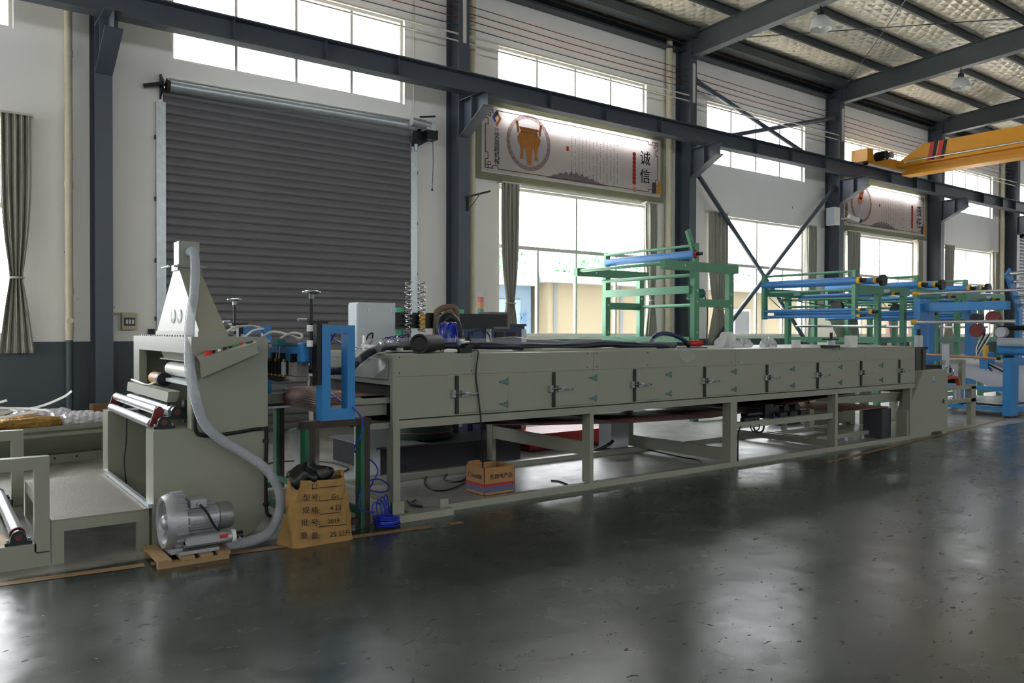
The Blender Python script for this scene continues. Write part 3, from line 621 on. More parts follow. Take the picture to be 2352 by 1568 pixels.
        for dz in (.3, .4): MB().box(cx-R*.42, cx+R*.42, Y-.021, Y-.019, cz+R*dz+.05*R, cz+R*(dz+.03)+.05*R).build('vessel_band', mat('banner_gold_dark', (128, 66, 16), .5), t)
    else:
        skin = mat('banner_statue', (188, 178, 184), .6, var=.1); ora = mat('banner_orange', (204, 108, 40), .5, var=.15)
        MB().prism([(cx+R*a, cz+R*b_) for a, b_ in ((-.34,-.02),(-.1,.14),(.26,.2),(.34,.02),(.1,-.06),(.16,-.36),(.3,-.72),(.2,-.74),(.02,-.36),(-.16,-.74),(-.26,-.72),(-.1,-.3),(-.14,-.1))], 'y', Y-.018, Y-.0135).build('figure_print', skin, t)
        for a, b_, r in ((-.16, .12, .2), (-.06, .38, .2), (.06, .62, .15)): MB().cyl((cx+R*a, Y-.022, cz+R*b_), (cx+R*a, Y-.0185, cz+R*b_), R*r, n=20).build('orange_print', ora, t)
    # logo: two interlocking hooks, blue and orange
    lx, lz, s = U(.092), V(.77), H*.085
    for rgb, sg in (((44, 84, 158), -1), ((226, 128, 44), 1)):
        ol = [(.0, 1.25), (.35, .85), (.1, .58), (-.5, .0), (-.16, -.42), (-.42, -.75), (-1.05, .05)] if sg < 0 else [(.0, -1.3), (-.35, -.9), (-.1, -.62), (.5, -.02), (.2, .36), (-.2, .0), (-.42, .26), (.22, .86), (1.05, .0)]
        MB().prism([(lx+a*s*.8, lz+b_*s) for a, b_ in ol], 'y', Y-.014, Y-.0115).build('logo_hook', mat('logo_%d' % rgb[0], rgb, .5), t)
    yy = Y-.014; R_, U_ = (1, 0, 0), (0, 0, 1)
    ink = paint_mat('banner_text_ink', (58, 72, 74), .15)
    for i, ch in enumerate('江苏高崎机械'): text_mesh(ch, H*.085, 'name_text', dk, t, (U(.092), yy, V(.6-.075*i)), R_, U_)
    if kind == 'vessel':
        for i, ch in enumerate('诚信'): text_mesh(ch, H*.22, 'title_text', dk, t, (U(.882), yy, V(.6-.26*i)), R_, U_, .002)
    else:
        for i, ch in enumerate('责任'): text_mesh(ch, H*.22, 'title_text', dk, t, (U(.9), yy, V(.56-.24*i)), R_, U_, .002)
    # columns of small print (too small to read): rows of tiny strokes
    tx = MB(); rnd = random.Random(3)
    for c in range(14):
        u = .462+.0195*c
        for r in range(22):
            v = .72-.028*r*1.05
            if r > 18+rnd.randint(-2, 3) or v < .14: continue
            if rnd.random() < .12: continue
            a, b_ = U(u), V(v); s_ = .0115
            tx.box(a-s_, a+s_, yy, yy+.002, b_+.004, b_+.008)
            if rnd.random() < .7: tx.box(a-s_*.9, a+s_*.9, yy, yy+.002, b_-.009, b_-.005)
            o_ = rnd.uniform(-.006, .006); tx.box(a+o_-.002, a+o_+.002, yy, yy+.002, b_-.012, b_+.012)
    tag(tx.build('small_print', ink, t), kind='stuff')
    sl = paint_mat('banner_seal', (188, 62, 58), .2)
    MB().box(U(.44)-.03, U(.44)+.03, yy, yy+.003, V(.55)-.045, V(.55)+.045).build('red_seal', sl, t)
    for i in range(8): MB().cyl((U(.815), yy, V(.64-.057*i)), (U(.815), yy+.003, V(.64-.057*i)), .052, n=18).build('red_roundel', sl, t)
    MB().cyl((U(.818), yy, V(.14)), (U(.818), yy+.003, V(.14)), .06, n=18).build('pink_roundel', paint_mat('banner_pink', (214, 150, 144), .3), t)
    MB().prism([(U(.925), V(.12)), (U(.95), V(.13)), (U(.95), V(.29)), (U(.925), V(.28))], 'y', yy, yy+.003).build('jar_print', paint_mat('banner_jar', (92, 84, 90), .2), t)
    MB().prism([(U(.95), V(.14)), (U(.985), V(.12)), (U(.98), V(.26)), (U(.965), V(.34))], 'y', yy-.002, yy+.002).build('scroll_print', paint_mat('banner_scroll', (214, 158, 72), .2), t)
    return t
banner(8.32, 13.4, 4.5, 6.02, 12.4, 'wide white banner printed with a golden three-legged vessel in a ring', 'vessel')
banner(20.35, 25.4, 4.5, 6.02, 12.4, 'farther white banner printed with a grey figure carrying orange globes', 'figure')
# ================================================================== OVEN LINE
def pth(pts): return [ay(x, y, Y) for x, y, Y in pts]
def pillow(root, c, axis_y=1, s=1.0, name='bearing_block'):
    """pillow block: base, housing arch, bore ring, two bolts; axis along Y"""
    c = Vector(c); mb = MB()
    mb.box(c.x-.075*s, c.x+.075*s, c.y-.02*s, c.y+.02*s, c.z-.05*s, c.z-.03*s)
    arch = [(c.x+.042*s*cos(a), c.z+.042*s*sin(a)) for a in [pi*i/10 for i in range(11)]] + [(c.x-.05*s, c.z-.03*s), (c.x+.05*s, c.z-.03*s)]
    mb.prism(arch, 'y', c.y-.02*s, c.y+.02*s)
    b_ = mb.build(name, BEARG, root)
    MB().cyl((c.x, c.y-.024*s, c.z), (c.x, c.y-.018*s, c.z), .022*s, n=14).build('bore', mat('dull_red', (96, 44, 40), .5), b_)
    for sx in (-.06, .06): MB().cyl((c.x+sx*s, c.y, c.z-.03*s), (c.x+sx*s, c.y, c.z-.012*s), .009*s, n=6).build('bolt', GALV, b_)
    return b_
YO, YB = 6.03, 7.90
ov = thing('conveyor_oven', (7.6, 6.97, 0), 'long grey-green conveyor drying oven with eight latched doors on legs', 'oven')
SEC = [3.21, 5.49, 7.775, 9.935, 12.03]
ZT, ZM, ZS, ZRB = 1.40, 1.215, .845, .77
MB().box(3.24, 12.0, YO+.03, YB-.03, ZS+.02, 1.18).build('oven_core', mat('oven_inside', (40, 38, 36), .7), ov)
core_hole = None
for i in range(4):
    a, b_ = SEC[i], SEC[i+1]
    up = MB().box(a+.0015, b_-.0015, YO, YO+.03, ZM+.001, ZT).build('upper_panel', MACH, ov)
    for x in (a+.05, (a+b_)/2-.35, b_-.08):
        for z in (ZT-.02, ZM+.03): MB().cyl((x, YO-.003, z), (x, YO+.001, z), .006, n=8).build('rivet', BLACKM, up)
    MB().box(a+.0015, b_-.0015, YO, YO+.03, ZS+.004, ZM-.001).build('lower_panel', MACH, ov)
    MB().box(a+.001, b_-.001, YO+.002, YB, ZT-.03, ZT+.002).build('roof_sheet', MACH, ov)
    MB().box(a+.0015, b_-.0015, YB-.03, YB, ZS, ZT-.03).build('back_panel', MACH, ov)
    MB().box(a+.001, b_-.001, YO-.005, YO+.08, ZRB, ZS-.006).build('bottom_rail', MACH, ov)
    MB().box(a+.001, b_-.001, YB-.08, YB, ZRB, ZS-.006).build('bottom_rail', MACH, ov)
MB().box(4.96, 6.6, 6.2, 6.7, ZT+.002, ZT+.03).build('roof_hatch', MACH, ov)
DX = [3.823, 4.948, 6.062, 7.192, 8.36, 9.45, 10.506, 11.546]
GTEAL = mat('hinge_plating', (92, 128, 122), .35, .6, var=.1)
for i, x in enumerate(DX):
    wd = .575 if i < 7 else .46
    d = MB().box(x+.03, x+wd, YO-.014, YO-.0005, .868, 1.2).build('oven_door', MACH, ov, bevel=.002)
    MB().box(x, x+.03, YO-.02, YO-.0005, .862, 1.206).build('door_seal', mat('dark_seal', (44, 48, 40), .7), d)
    zl = 1.045; yl = YO-.03
    lt = MB().box(x+.045, x+.1, yl-.012, YO-.014, zl-.03, zl+.03)
    lt.box(x-.045, x-.01, yl-.006, YO-.0005, zl-.033, zl+.033); lt.cyl((x-.03, yl-.006, zl), (x+.07, yl-.012, zl), .008, n=8)
    lt.bar((x+.08, yl-.016, zl), (x+.2, yl-.024, zl-.004), .02, .016); lt.cyl((x+.2, yl-.024, zl-.004), (x+.22, yl-.026, zl-.005), .011, n=8)
    lt.prism([(x+.1, zl-.028), (x+.1, zl+.028), (x+.14, zl+.01), (x+.14, zl-.01)], 'y', yl-.01, YO-.014)
    lt.build('toggle_latch', CHROME, d)
    if i < 7:
        for z in (1.135, .925):
            hp = MB().prism([(x+.48, z-.004), (x+.48, z+.006), (x+.56, z+.022), (x+.565, z+.034), (x+.578, z+.034), (x+.578, z-.034), (x+.565, z-.034), (x+.56, z-.022)], 'y', YO-.024, YO-.0145).build('strap_hinge', GTEAL, d)
            for hx, hz_ in ((.5, 0), (.535, 0), (.555, .012), (.555, -.012)): MB().cyl((x+hx, YO-.027, z+hz_), (x+hx, YO-.024, z+hz_), .0045, n=6).build('hinge_screw', CHROME, d)
# left mouth: framed hood panel above, dark slot, belt table
hood = MB().box(3.2, 3.235, YO+.002, YB-.002, 1.14, ZT-.002).build('mouth_hood', MACH, ov)
MB().box(3.192, 3.2, YO+.09, YB-.09, 1.19, 1.355).build('hood_panel', MACH, hood)
for z in (1.186, 1.355): MB().box(3.188, 3.2, YO+.085, YB-.085, z, z+.006).build('hood_edge', CHROME, hood)
MB().box(3.2, 3.26, YO+.002, YO+.05, ZRB, 1.14).build('mouth_post', MACH, ov); MB().box(3.2, 3.26, YB-.05, YB-.002, ZRB, 1.14).build('mouth_post', MACH, ov)
# legs and base
for k, (x, wx) in enumerate(((3.205, .065), (5.45, .05), (7.69, .12), (9.9, .06), (11.9, .06))):
    for y in (YO, 7.76):
        MB().box(x, x+wx, y, y+.12, .06, ZRB).build('leg', MACH, ov)
for a, b_ in ((3.71, 7.745), (7.75, 11.95)): MB().box(a, b_, YO-.002, YO+.07, 0, .06).build('base_rail', MACH, ov)
MB().box(3.18, 3.712, 5.87, 5.95, 0, .06).build('base_rail', MACH, ov)
for x in (3.63,): MB().box(x, x+.085, 5.96, 5.968, .05, .13).build('joint_plate', MACH, ov)
MB().box(3.33, 3.45, 5.95, 7.55, 0, .055).build('base_rail', MACH, ov)
MB().box(3.16, 3.27, 5.955, 5.965, .03, .16).build('joint_plate', MACH, ov); MB().box(3.13, 3.2, 6.02, 6.03, .05, .15).build('joint_plate', GTEAL, ov)
for a, b_ in ((2.6, 5.46), (5.47, 11.95)): MB().box(a, b_, 7.55, 7.63, 0, .06).build('base_rail', MACH, ov)
for k, (x, z0, z1) in enumerate(((5.455, .33, .47), (7.7, .06, .21), (9.905, .05, .13))): MB().box(x, x+.045, 6.15, 7.76, z0, z1).build('cross_beam', MACH, ov)
MB().box(7.81, 9.9, 6.06, 6.13, .44, .515).build('drive_rail', MACH, ov); MB().box(7.81, 9.9, 7.6, 7.67, .44, .515).build('drive_rail', MACH, ov)
# belt: upper run through the mouth, return run sagging below
dr = MB().cyl((2.98, 6.25, .94), (2.98, 7.74, .94), .098, n=28).build('mouth_drum', CHROME, ov, smooth=True)
MB().cyl((2.98, 7.725, .94), (2.98, 7.735, .94), .106, n=28).build('red_ring', RED, dr)
bl = MB(); N = 14
prof = [(3.4, 1.042)] + [(2.98-.103*sin(pi*i/N), .94+.103*cos(pi*i/N)) for i in range(N+1)] + [(3.5, .78), (5.0, .66), (6.2, .6), (7.6, .57), (8.4, .6)]
for i in range(len(prof)-1):
    (xa, za), (xb, zb) = prof[i], prof[i+1]
    bl._add([(xa, 6.27, za), (xb, 6.27, zb), (xb, 7.71, zb), (xa, 7.71, za)], [(0, 1, 2, 3)])
bl.build('conveyor_belt', COPP, ov, smooth=True, solid=.004)
MB().box(3.3, 11.9, 6.2, 7.72, 1.03, 1.036).build('inner_belt', mat('dark_belt', (58, 44, 38), .6), ov)
bm_ = MB(); pf = [(8.6, .62), (9.4, .66), (10.4, .72), (11.9, .78)]
for i in range(3):
    (xa, za), (xb, zb) = pf[i], pf[i+1]; bm_._add([(xa, 6.27, za), (xb, 6.27, zb), (xb, 7.71, zb), (xa, 7.71, za)], [(0, 1, 2, 3)])
bm_.build('return_belt', BELT, ov, solid=.004)
for y in (6.18, 7.76):
    MB().prism([(2.72, .88), (3.22, .88), (3.22, .98), (2.72, .98)], 'y', y, y+.03).build('table_side', MACH, ov)
    MB().box(2.88, 3.22, y-.06, y, .985, 1.03).build('belt_guide', MACH, ov)
MB().box(2.95, 3.22, 6.1, 6.2, .77, .82).build('table_rail', MACH, ov)
# drive unit under the oven
MB().cyl((8.3, 6.3, .56), (8.62, 6.3, .56), .055, n=16).build('drive_motor', BLACKM, ov, smooth=True)
MB().box(8.62, 8.8, 6.22, 6.4, .5, .68).build('gearbox', BLACKM, ov)
for x in (8.9, 9.12, 9.36): MB().cyl((x, 6.25, .6), (x, 7.7, .6), .06, n=16).build('nip_roller', BLACKM, ov, smooth=True)
for x in (8.9, 9.12, 9.36): MB().box(x-.08, x+.08, 6.14, 6.22, .515, .57).build('roller_foot', BLACKM, ov)
MB().box(8.0, 8.3, 6.07, 6.13, .515, .56).build('terminal_box', BLACKM, ov)
MB().tube([(8.35, 6.24, .5), (8.4, 6.2, .36), (8.55, 6.2, .36), (8.6, 6.22, .52)], .012, 6).build('motor_cable', BLACK, ov)
MB().tube([(8.1, 6.08, .52), (8.12, 6.04, .4), (8.25, 6.04, .42), (8.3, 6.1, .52)], .008, 6).build('motor_cable', BLACK, ov)
MB().tube([(8.05, 6.1, .5), (7.87, 6.05, .42), (7.84, 6.04, .2), (7.84, 6.04, .03)], .01, 6).build('motor_cable', BLACK, ov)
# ================================================================== COOLING END UNIT
eu = thing('delivery_stand', (12.6, 7, 0), 'grey-green slant-fronted end unit closing off the right end of the oven', 'machine stand')
for y in (6.05, 7.6):
    pl = MB().prism([(11.86, 0), (12.6, 0), (12.6, .05), (12.95, .05), (12.95, 0), (13.1, 0), (13.1, 1.02), (12.32, 1.02), (11.86, .4)], 'y', y, y+.17).build('side_box', MACH, eu, bevel=.006)
    if y < 7:
        MB().cyl((12.98, y-.004, .52), (12.98, y+.001, .52), .035, n=16).build('cable_hole', BLACK, pl)
        MB().box(12.62, 12.68, y-.006, y, .86, .93).build('nameplate', GALV, pl); MB().box(12.62, 12.68, y-.006, y, .82, .855).build('nameplate', BLUE, pl)
MB().cyl((12.3, 6.22, .78), (12.3, 7.6, .78), .11, n=24).build('turn_roller', BELT, eu, smooth=True)
MB().prism([(10.4, .6), (12.2, .54), (12.2, .68), (10.4, .69)], 'y', 6.3, 6.34).build('guide_plate', MACH, eu)
MB().box(10.6, 11.86, 6.34, 7.5, .46, .475).build('lower_belt', BELT, eu)
MB().box(11.6, 11.86, 6.3, 6.6, 0, .45).build('drive_case', mat('grey_case', (74, 74, 80), .5), eu)
for a in ((10.6, 10.66), (11.2, 11.26)): MB().box(a[0], a[1], 7.3, 7.36, .1, .58).build('leg', MACH, eu)
MB().box(10.2, 11.86, 6.5, 6.56, .05, .11).build('floor_bar', MACH, eu); MB().box(10.2, 11.86, 7.25, 7.33, .05, .11).build('floor_bar', MACH, eu)
for x in (10.2, 11.3): MB().box(x, x+.06, 6.56, 7.25, .05, .11).build('floor_bar', MACH, eu)
for x in (11.0, 11.45): MB().cyl((x, 6.53, 0), (x, 6.53, .05), .03, n=10).build('foot', GALV, eu)
for x, y in ((10.23, 7.29), (10.23, 6.53), (11.8, 7.29)): MB().cyl((x, y, 0), (x, y, .05), .03, n=10).build('foot', GALV, eu)
MB().box(12.4, 12.55, 6.2, 6.32, 1.02, 1.38).build('cylinder_post', mat('dark_olive', (56, 58, 48), .5), eu); MB().box(12.7, 12.8, 6.24, 6.34, 1.02, 1.36).build('cylinder_post', mat('dark_olive', (56, 58, 48), .5), eu)
MB().cyl((12.66, 6.29, 1.36), (12.66, 6.29, 1.56), .06, n=16).build('air_cylinder', ALU, eu); MB().box(12.56, 12.78, 6.2, 6.38, 1.34, 1.38).build('cylinder_plate', BLACKM, eu); MB().cyl((12.66, 6.29, 1.56), (12.66, 6.29, 1.66), .03, n=10).build('air_valve', BLACKM, eu)
ex = thing('exit_roller_frame', (13.9, 6.9, 0), 'grey-green open roller frame standing behind the slant-fronted end unit', 'frame')
for y in (6.16, 7.5):
    for x, h in ((13.2, .9), (14.2, .7)): MB().box(x, x+.16, y, y+.08, .05, h).build('upright', MACH, ex)
    MB().box(13.2, 14.36, y, y+.08, 0, .05).build('foot_rail', MACH, ex); MB().box(13.12, 13.55, y, y+.08, .9, .95).build('top_rail', MACH, ex)
    MB().box(13.36, 14.36, y, y+.08, .66, .73).build('mid_rail', MACH, ex); MB().box(13.36, 14.36, y, y+.08, .44, .5).build('mid_rail', MACH, ex)
    MB().box(13.85, 13.98, y, y+.06, .73, 1.15).build('post', MACH, ex)
MB().box(13.2, 13.95, 6.17, 6.22, 1.1, 1.16).build('arm', MACH, ex)
MB().box(13.28, 13.4, 6.16, 6.22, .95, 1.42).build('plate_post', GREYB, ex)
for x, z, r in ((13.7, .98, .09), (13.55, .8, .05), (14.1, .8, .06)): MB().cyl((x, 6.3, z), (x, 7.5, z), r, n=18).build('roller', BLACKM, ex, smooth=True)
MB().tube([(13.3, 6.2, .86), (13.6, 6.15, .87), (13.68, 6.15, .8), (13.7, 6.15, .74)], .03, 10).build('red_pipe', mat('red_brown', (170, 66, 38), .45), ex)
MB().torus((13.3, 6.12, .98), (1, .3, 0), .07, .01, 18, 6).build('handwheel', CHROME, ex)
# ================================================================== POWDER FEEDER at the left end
fd = thing('powder_feeder', (1.75, 7.18, 0), 'grey-green powder feeder with tall fan-shaped hopper and tilted control panel', 'machine')
arc = [(2.17-.26*(1-cos(pi/2*i/6)), .26-.26*sin(pi/2*i/6)) for i in range(7)]
out = [(1.33, 0.02), (1.33, .87), (1.595, .87), (1.595, 1.555), (2.17, 1.54)] + arc
nf = MB().prism(out, 'y', 6.17, 6.19).build('side_plate', MACH, fd)
MB().prism(out, 'y', 8.18, 8.2).build('side_plate', MACH, fd)
for y0, y1 in ((6.19, 6.41), (7.96, 8.18)):
    MB().box(1.33, 1.4, y0+.0005, y1, .02, .845).build('front_post', MACH, fd); MB().box(1.332, 1.594, y0+.0005, y1, .846, .872).build('shelf_plate', MACH, fd)
    MB().box(1.595, 1.66, y0, y1-(.12 if y0 < 7 else -.0) if y0 < 7 else y1, .87, 1.43).build('front_post', MACH, fd)
    MB().box(1.4, 2.14, (y1-.01) if y0 < 7 else y0, y1 if y0 < 7 else y0+.01, .02, .84).build('inner_web', MACHIN, fd)
MB().box(1.595, 1.65, 6.19, 8.18, 1.43, 1.555).build('top_beam', MACH, fd)
MB().box(1.65, 2.17, 6.19, 8.18, 1.535, 1.555).build('top_plate', MACH, fd)
MB().box(2.1, 2.12, 6.41, 7.96, .6, 1.5).build('rear_plate', MACHIN, fd)
MB().box(1.5, 1.58, 6.41, 7.96, .83, .85).build('inner_shelf', MACHIN, fd)
for i in range(22): MB().cyl((1.63, 6.3+i*.085, 1.555), (1.63, 6.3+i*.085, 1.568), .009, n=6).build('bolt', GALV, fd)
for y in (6.5, 6.7, 7.0): MB().cyl((2.08, y, 1.553), (2.08, y, 1.575), .014, n=6).build('bolt', GALV, fd)
# hopper bottom inside the opening, roller, brush motor
MB()._add([(1.68,6.42,1.52),(2.06,6.42,1.52),(2.06,7.68,1.52),(1.68,7.68,1.52),(1.72,6.42,1.36),(1.9,6.42,1.36),(1.9,7.56,1.36),(1.72,7.56,1.36)],[(0,1,2,3),(7,6,5,4),(0,4,5,1),(1,5,6,2),(2,6,7,3),(3,7,4,0)]).build('inner_hopper', MACH, fd)
MB().box(1.7, 1.93, 6.42, 7.62, 1.35, 1.36).build('hopper_lip', MACH, fd)
MB().cyl((1.76, 6.42, 1.27), (1.76, 7.45, 1.27), .06, n=24).build('scatter_roller', WHITE, fd, smooth=True)
MB().box(1.66, 1.76, 6.42, 7.72, 1.17, 1.2).build('roller_tray', GREYB, fd)
MB().cyl((1.65, 7.3, 1.185), (1.65, 7.6, 1.185), .054, n=22).build('vibrator_motor', mat('motor_tan', (178, 128, 74), .5), fd, smooth=True)
MB().cyl((1.65, 7.24, 1.185), (1.65, 7.3, 1.185), .06, n=22).build('motor_cap', BLACK, fd, smooth=True); MB().cyl((1.65, 7.3, 1.185), (1.65, 7.33, 1.185), .061, n=22).build('motor_band', CHROME, fd)
MB().tube([(1.62, 7.4, 1.16), (1.57, 7.5, 1.125), (1.55, 7.75, 1.14), (1.54, 8.0, 1.15)], .01, 6).build('motor_wire', WHITE, fd)
MB().prism([(1.5, 1.05), (1.57, 1.05), (1.6, 1.13), (1.51, 1.13)], 'y', 6.5, 8.02).build('collector_tray', MACH, fd)
for y, z in ((6.52, 1.02), (7.98, 1.02)): MB().tube([(1.53, y, z+.04), (1.51, y-.02, z), (1.53, y, z-.04), (1.51, y-.01, z-.08)], .009, 6).build('hanging_chain', BLACKM, fd)
# idler rollers in front
for (x, z, r, y0, y1) in ((1.53, .985, .044, 6.42, 7.98), (1.42, .995, .036, 6.42, 8.02), (1.375, .9, .036, 6.42, 8.02)):
    MB().cyl((x, y0, z), (x, y1, z), r, n=20).build('idler_roller', SATIN, fd, smooth=True)
for y in (6.4, 8.05):
    MB().prism([(1.35, .9), (1.375, .87), (1.41, .88), (1.455, 1.0), (1.42, 1.035), (1.385, 1.01)], 'y', y-.02, y).build('swing_arm', REDP, fd)
pillow(fd, (1.43, 6.3, .922), s=1.0); pillow(fd, (1.43, 8.08, .922), s=1.0); pillow(fd, (1.54, 6.37, .985), s=1.05); pillow(fd, (1.54, 8.0, .985), s=1.05); MB().box(1.585, 1.6, 6.33, 6.41, .9, 1.08).build('flange_plate', BEARG, fd)
# fan hopper on top
b4 = [(1.72, 6.43, 1.6), (1.93, 6.43, 1.6), (1.93, 7.82, 1.6), (1.72, 7.82, 1.6)]; t4 = [(1.75, 7.15, 2.13), (1.92, 7.15, 2.13), (1.92, 7.34, 2.13), (1.75, 7.34, 2.13)]
hp = MB()._add(b4+t4, [(0,1,5,4),(1,2,6,5),(2,3,7,6),(3,0,4,7),(3,2,1,0),(4,5,6,7)]).build('fan_hopper', MACH, fd)
MB().box(1.71, 1.94, 6.42, 7.83, 1.555, 1.6).build('hopper_flange', MACH, fd)
MB().box(1.75, 1.92, 7.16, 7.33, 2.17, 2.37).build('hopper_neck', MACH, fd)
MB().box(1.735, 1.935, 7.14, 7.35, 2.12, 2.17).build('neck_flange', MACH, fd)
MB().cyl((1.7, 7.12, 2.15), (1.97, 7.12, 2.15), .01, n=6).build('clamp_rod', GALV, fd); MB().cyl((1.66, 7.12, 2.145), (1.66, 7.36, 2.145), .01, n=6).build('clamp_rod', GALV, fd)
SIGHT = clear_mat('sight_glass', (236, 238, 240), .55, .08)
for y in (7.03, 7.24):
    MB().lathe([(0, .0), (.055, .0), (.06, .006), (.05, .012), (.0, .014)], (1.7265, y, 1.725), (1.7165, y, 1.7255), n=28).build('sight_glass', SIGHT, hp, smooth=True)
MB().box(1.95, 2.03, 6.9, 7.05, 1.555, 1.72).build('top_box', MACHIN, fd)
# tilted control panel on the near side
pn = MB()._add([ay(462, 868, 6.03), ay(592, 812, 6.03), ay(590, 786, 6.03), ay(458, 826, 6.03), ay(478, 866, 6.168), ay(600, 810, 6.168), ay(580, 779, 6.168), ay(448, 816, 6.168)],
    [(0,1,2,3),(4,7,6,5),(0,4,5,1),(1,5,6,2),(2,6,7,3),(3,7,4,0)])
cp = pn.build('control_panel', MACH, fd)
pA, pB = ay(454, 821, 6.1), ay(585, 782.5, 6.1)
for k, (m_, r, h) in enumerate(((RED, .03, .03), (BLACKM, .013, .02), (WHITE, .012, .018), (BLACKM, .014, .02), (BLACKM, .013, .016), (mat('green_button', (34, 140, 70), .4), .014, .02), (RED, .014, .018))):
    p = pA.lerp(pB, .18+.095*k); MB().cyl(p-Vector((0,0,.005)), p+Vector((0,0,h)), r, n=12).build('push_button', m_, cp)
p = pA.lerp(pB, .9); MB().bar(pA.lerp(pB, .84)+Vector((0,0,.006)), pA.lerp(pB, .96)+Vector((0,0,.006)), .05, .006).build('display', DKGREY, cp)
# cable duct on the side plate
MB().tube([p for p in pth([(449, 925, 6.155), (449, 985, 6.155), (470, 1000, 6.155), (530, 995, 6.155), (604, 984, 6.155), (612, 1000, 6.155), (611, 1160, 6.155), (622, 1186, 6.155)])], .014, 8, 4).build('black_conduit', BLACK, fd, smooth=True)
for x, y in ((604, 984), (611, 1012), (611, 1158), (462, 997)):
    p = ay(x, y, 6.155); MB().box(p.x-.02, p.x+.02, p.y-.016, p.y+.014, p.z-.012, p.z+.012).build('conduit_clip', BLACK, fd)
MB().tube([(1.45, 7.75, .86), (1.44, 7.74, .6), (1.42, 7.72, .45), (1.43, 7.7, .28), (1.45, 7.7, .05)], .007, 6).build('black_cable', BLACK, fd)
# ---- step platform
pf_ = thing('step_platform', (1.0, 7.1, 0), 'low steel step platform with worn checker-plate top before the feeder', 'platform')
TREAD = mat('tread_plate', (128, 122, 116), .5, .35, var=.16, scale=7, bump=.25, bscale=90, tint2=(158, 150, 142))
MB().box(.69, 1.31, 6.22, 8.02, .29, .305).build('tread_plate', TREAD, pf_)
for y in (6.22, 7.97): MB().box(.69, 1.31, y, y+.05, .22, .29).build('edge_rail', MACH, pf_)
for x in (.69, 1.26): MB().box(x, x+.05, 6.27, 7.97, .22, .29).build('edge_rail', MACH, pf_)
for x in (.69, 1.235):
    for y in (6.22, 7.94): MB().box(x, x+.075, y, y+.08, 0, .22).build('leg', MACH, pf_)
MB().bar((1.315, 6.2, .325), (1.315, 8.02, .325), .03, .03).build('edge_angle', GALV, pf_)
# ---- unwind frame at the left edge
uw = thing('unwind_frame', (.3, 7.1, 0), 'grey-green unwinding frame with chrome roller, cut off at the left edge', 'frame')
for y in (6.22, 7.98):
    MB().box(-.5, .68, y, y+.08, .66, .745).build('top_rail', MACH, uw); MB().box(.59, .68, y, y+.08, .1, .66).build('upright', MACH, uw)
    MB().box(-.5, -.41, y, y+.08, .1, .66).build('upright', MACH, uw); MB().box(-.5, .68, y, y+.08, 0, .09).build('floor_rail', MACH, uw); MB().box(.37, .6, y, y+.08, .09, .16).build('bearing_seat', MACH, uw)
MB().box(.3, .5, 6.3, 7.98, .03, .04).build('drip_plate', mat('bare_plate', (150, 148, 144), .45, .3), uw)
MB().cyl((.5, 6.32, .215), (.5, 7.96, .215), .042, n=24).build('unwind_roller', SATIN, uw, smooth=True)
pillow(uw, (.5, 6.26, .212), s=1.05); pillow(uw, (.5, 8.02, .212), s=1.05)
for c, r in ((Vector((.5, 6.32, .215)), .048),): MB().cyl(c, c+Vector((0, .03, 0)), r, n=20).build('red_collar', REDP, uw)
tag(MB().cyl((.46, 6.335, .128), (.26, 7.8, .128), .038, n=18).build('paper_tube', mat('kraft_tube', (196, 172, 146), .7, var=.06)), 'tan cardboard winding tube lying in the left unwinding frame', 'tube')
tag(MB().cyl((.395, 6.34, .07), (.17, 7.8, .07), .03, n=18).build('spare_roller', CHROME), 'loose chrome roller lying beside the tan tube', 'roller')
# ================================================================== BLOWER
bw = thing('ring_blower', (1.5, 5.88, .06), 'silver ring blower with ribbed motor, standing on a small pallet', 'blower')
c = Vector((1.33, 5.88, .265))
MB().lathe([(.05, .05), (.13, .045), (.15, .0), (.175, -.01), (.192, .02), (.195, .06), (.19, .12), (.17, .135), (.06, .135)], c, c+Vector((1, 0, 0)), n=40).build('impeller_casing', ALU, bw, smooth=True)
mb = MB()
for i in range(22):
    a = 2*pi*i/22; d_ = Vector((0, cos(a), sin(a))); mb.bar(c+Vector((.05, 0, 0))+d_*.197, c+Vector((.13, 0, 0))+d_*.197, .012, .018, up=tuple(d_))
tag(mb.build('casing_ribs', ALU, bw), kind='stuff')
mb = MB()
for i in range(7):
    a = 2*pi*i/7; d_ = Vector((0, cos(a), sin(a))); mb.bar(c+Vector((.03, 0, 0))+d_*.05, c+Vector((.03, 0, 0))+d_*.14, .012, .02, up=(1, 0, 0))
tag(mb.build('front_spokes', ALU, bw), kind='stuff')
MB().lathe([(.0, -.015), (.035, -.012), (.05, .0), (.055, .03), (.07, .05)], c, c+Vector((1, 0, 0)), n=24).build('hub_cap', ALU, bw, smooth=True)
MB().cyl(c+Vector((.135, 0, 0)), c+Vector((.36, 0, 0)), .088, n=28).build('motor_body', ALU, bw, smooth=True)
mb = MB()
for i in range(26):
    a = 2*pi*i/26; d_ = Vector((0, cos(a), sin(a))); mb.bar(c+Vector((.15, 0, 0))+d_*.092, c+Vector((.35, 0, 0))+d_*.092, .005, .012, up=tuple(d_))
tag(mb.build('cooling_fins', ALU, bw), kind='stuff')
MB().lathe([(.085, .36), (.097, .365), (.098, .44), (.085, .465), (.0, .47)], c, c+Vector((1, 0, 0)), n=28).build('fan_cover', mat('dull_aluminium', (140, 142, 142), .4, .5), bw, smooth=True)
tb = MB().box(c.x+.16, c.x+.28, c.y-.07, c.y+.05, c.z+.085, c.z+.15).build('terminal_box', ALU, bw, bevel=.006)
MB().cyl((c.x+.22, c.y-.07, c.z+.115), (c.x+.22, c.y-.1, c.z+.115), .016, n=12).build('cable_gland', ALU, tb)
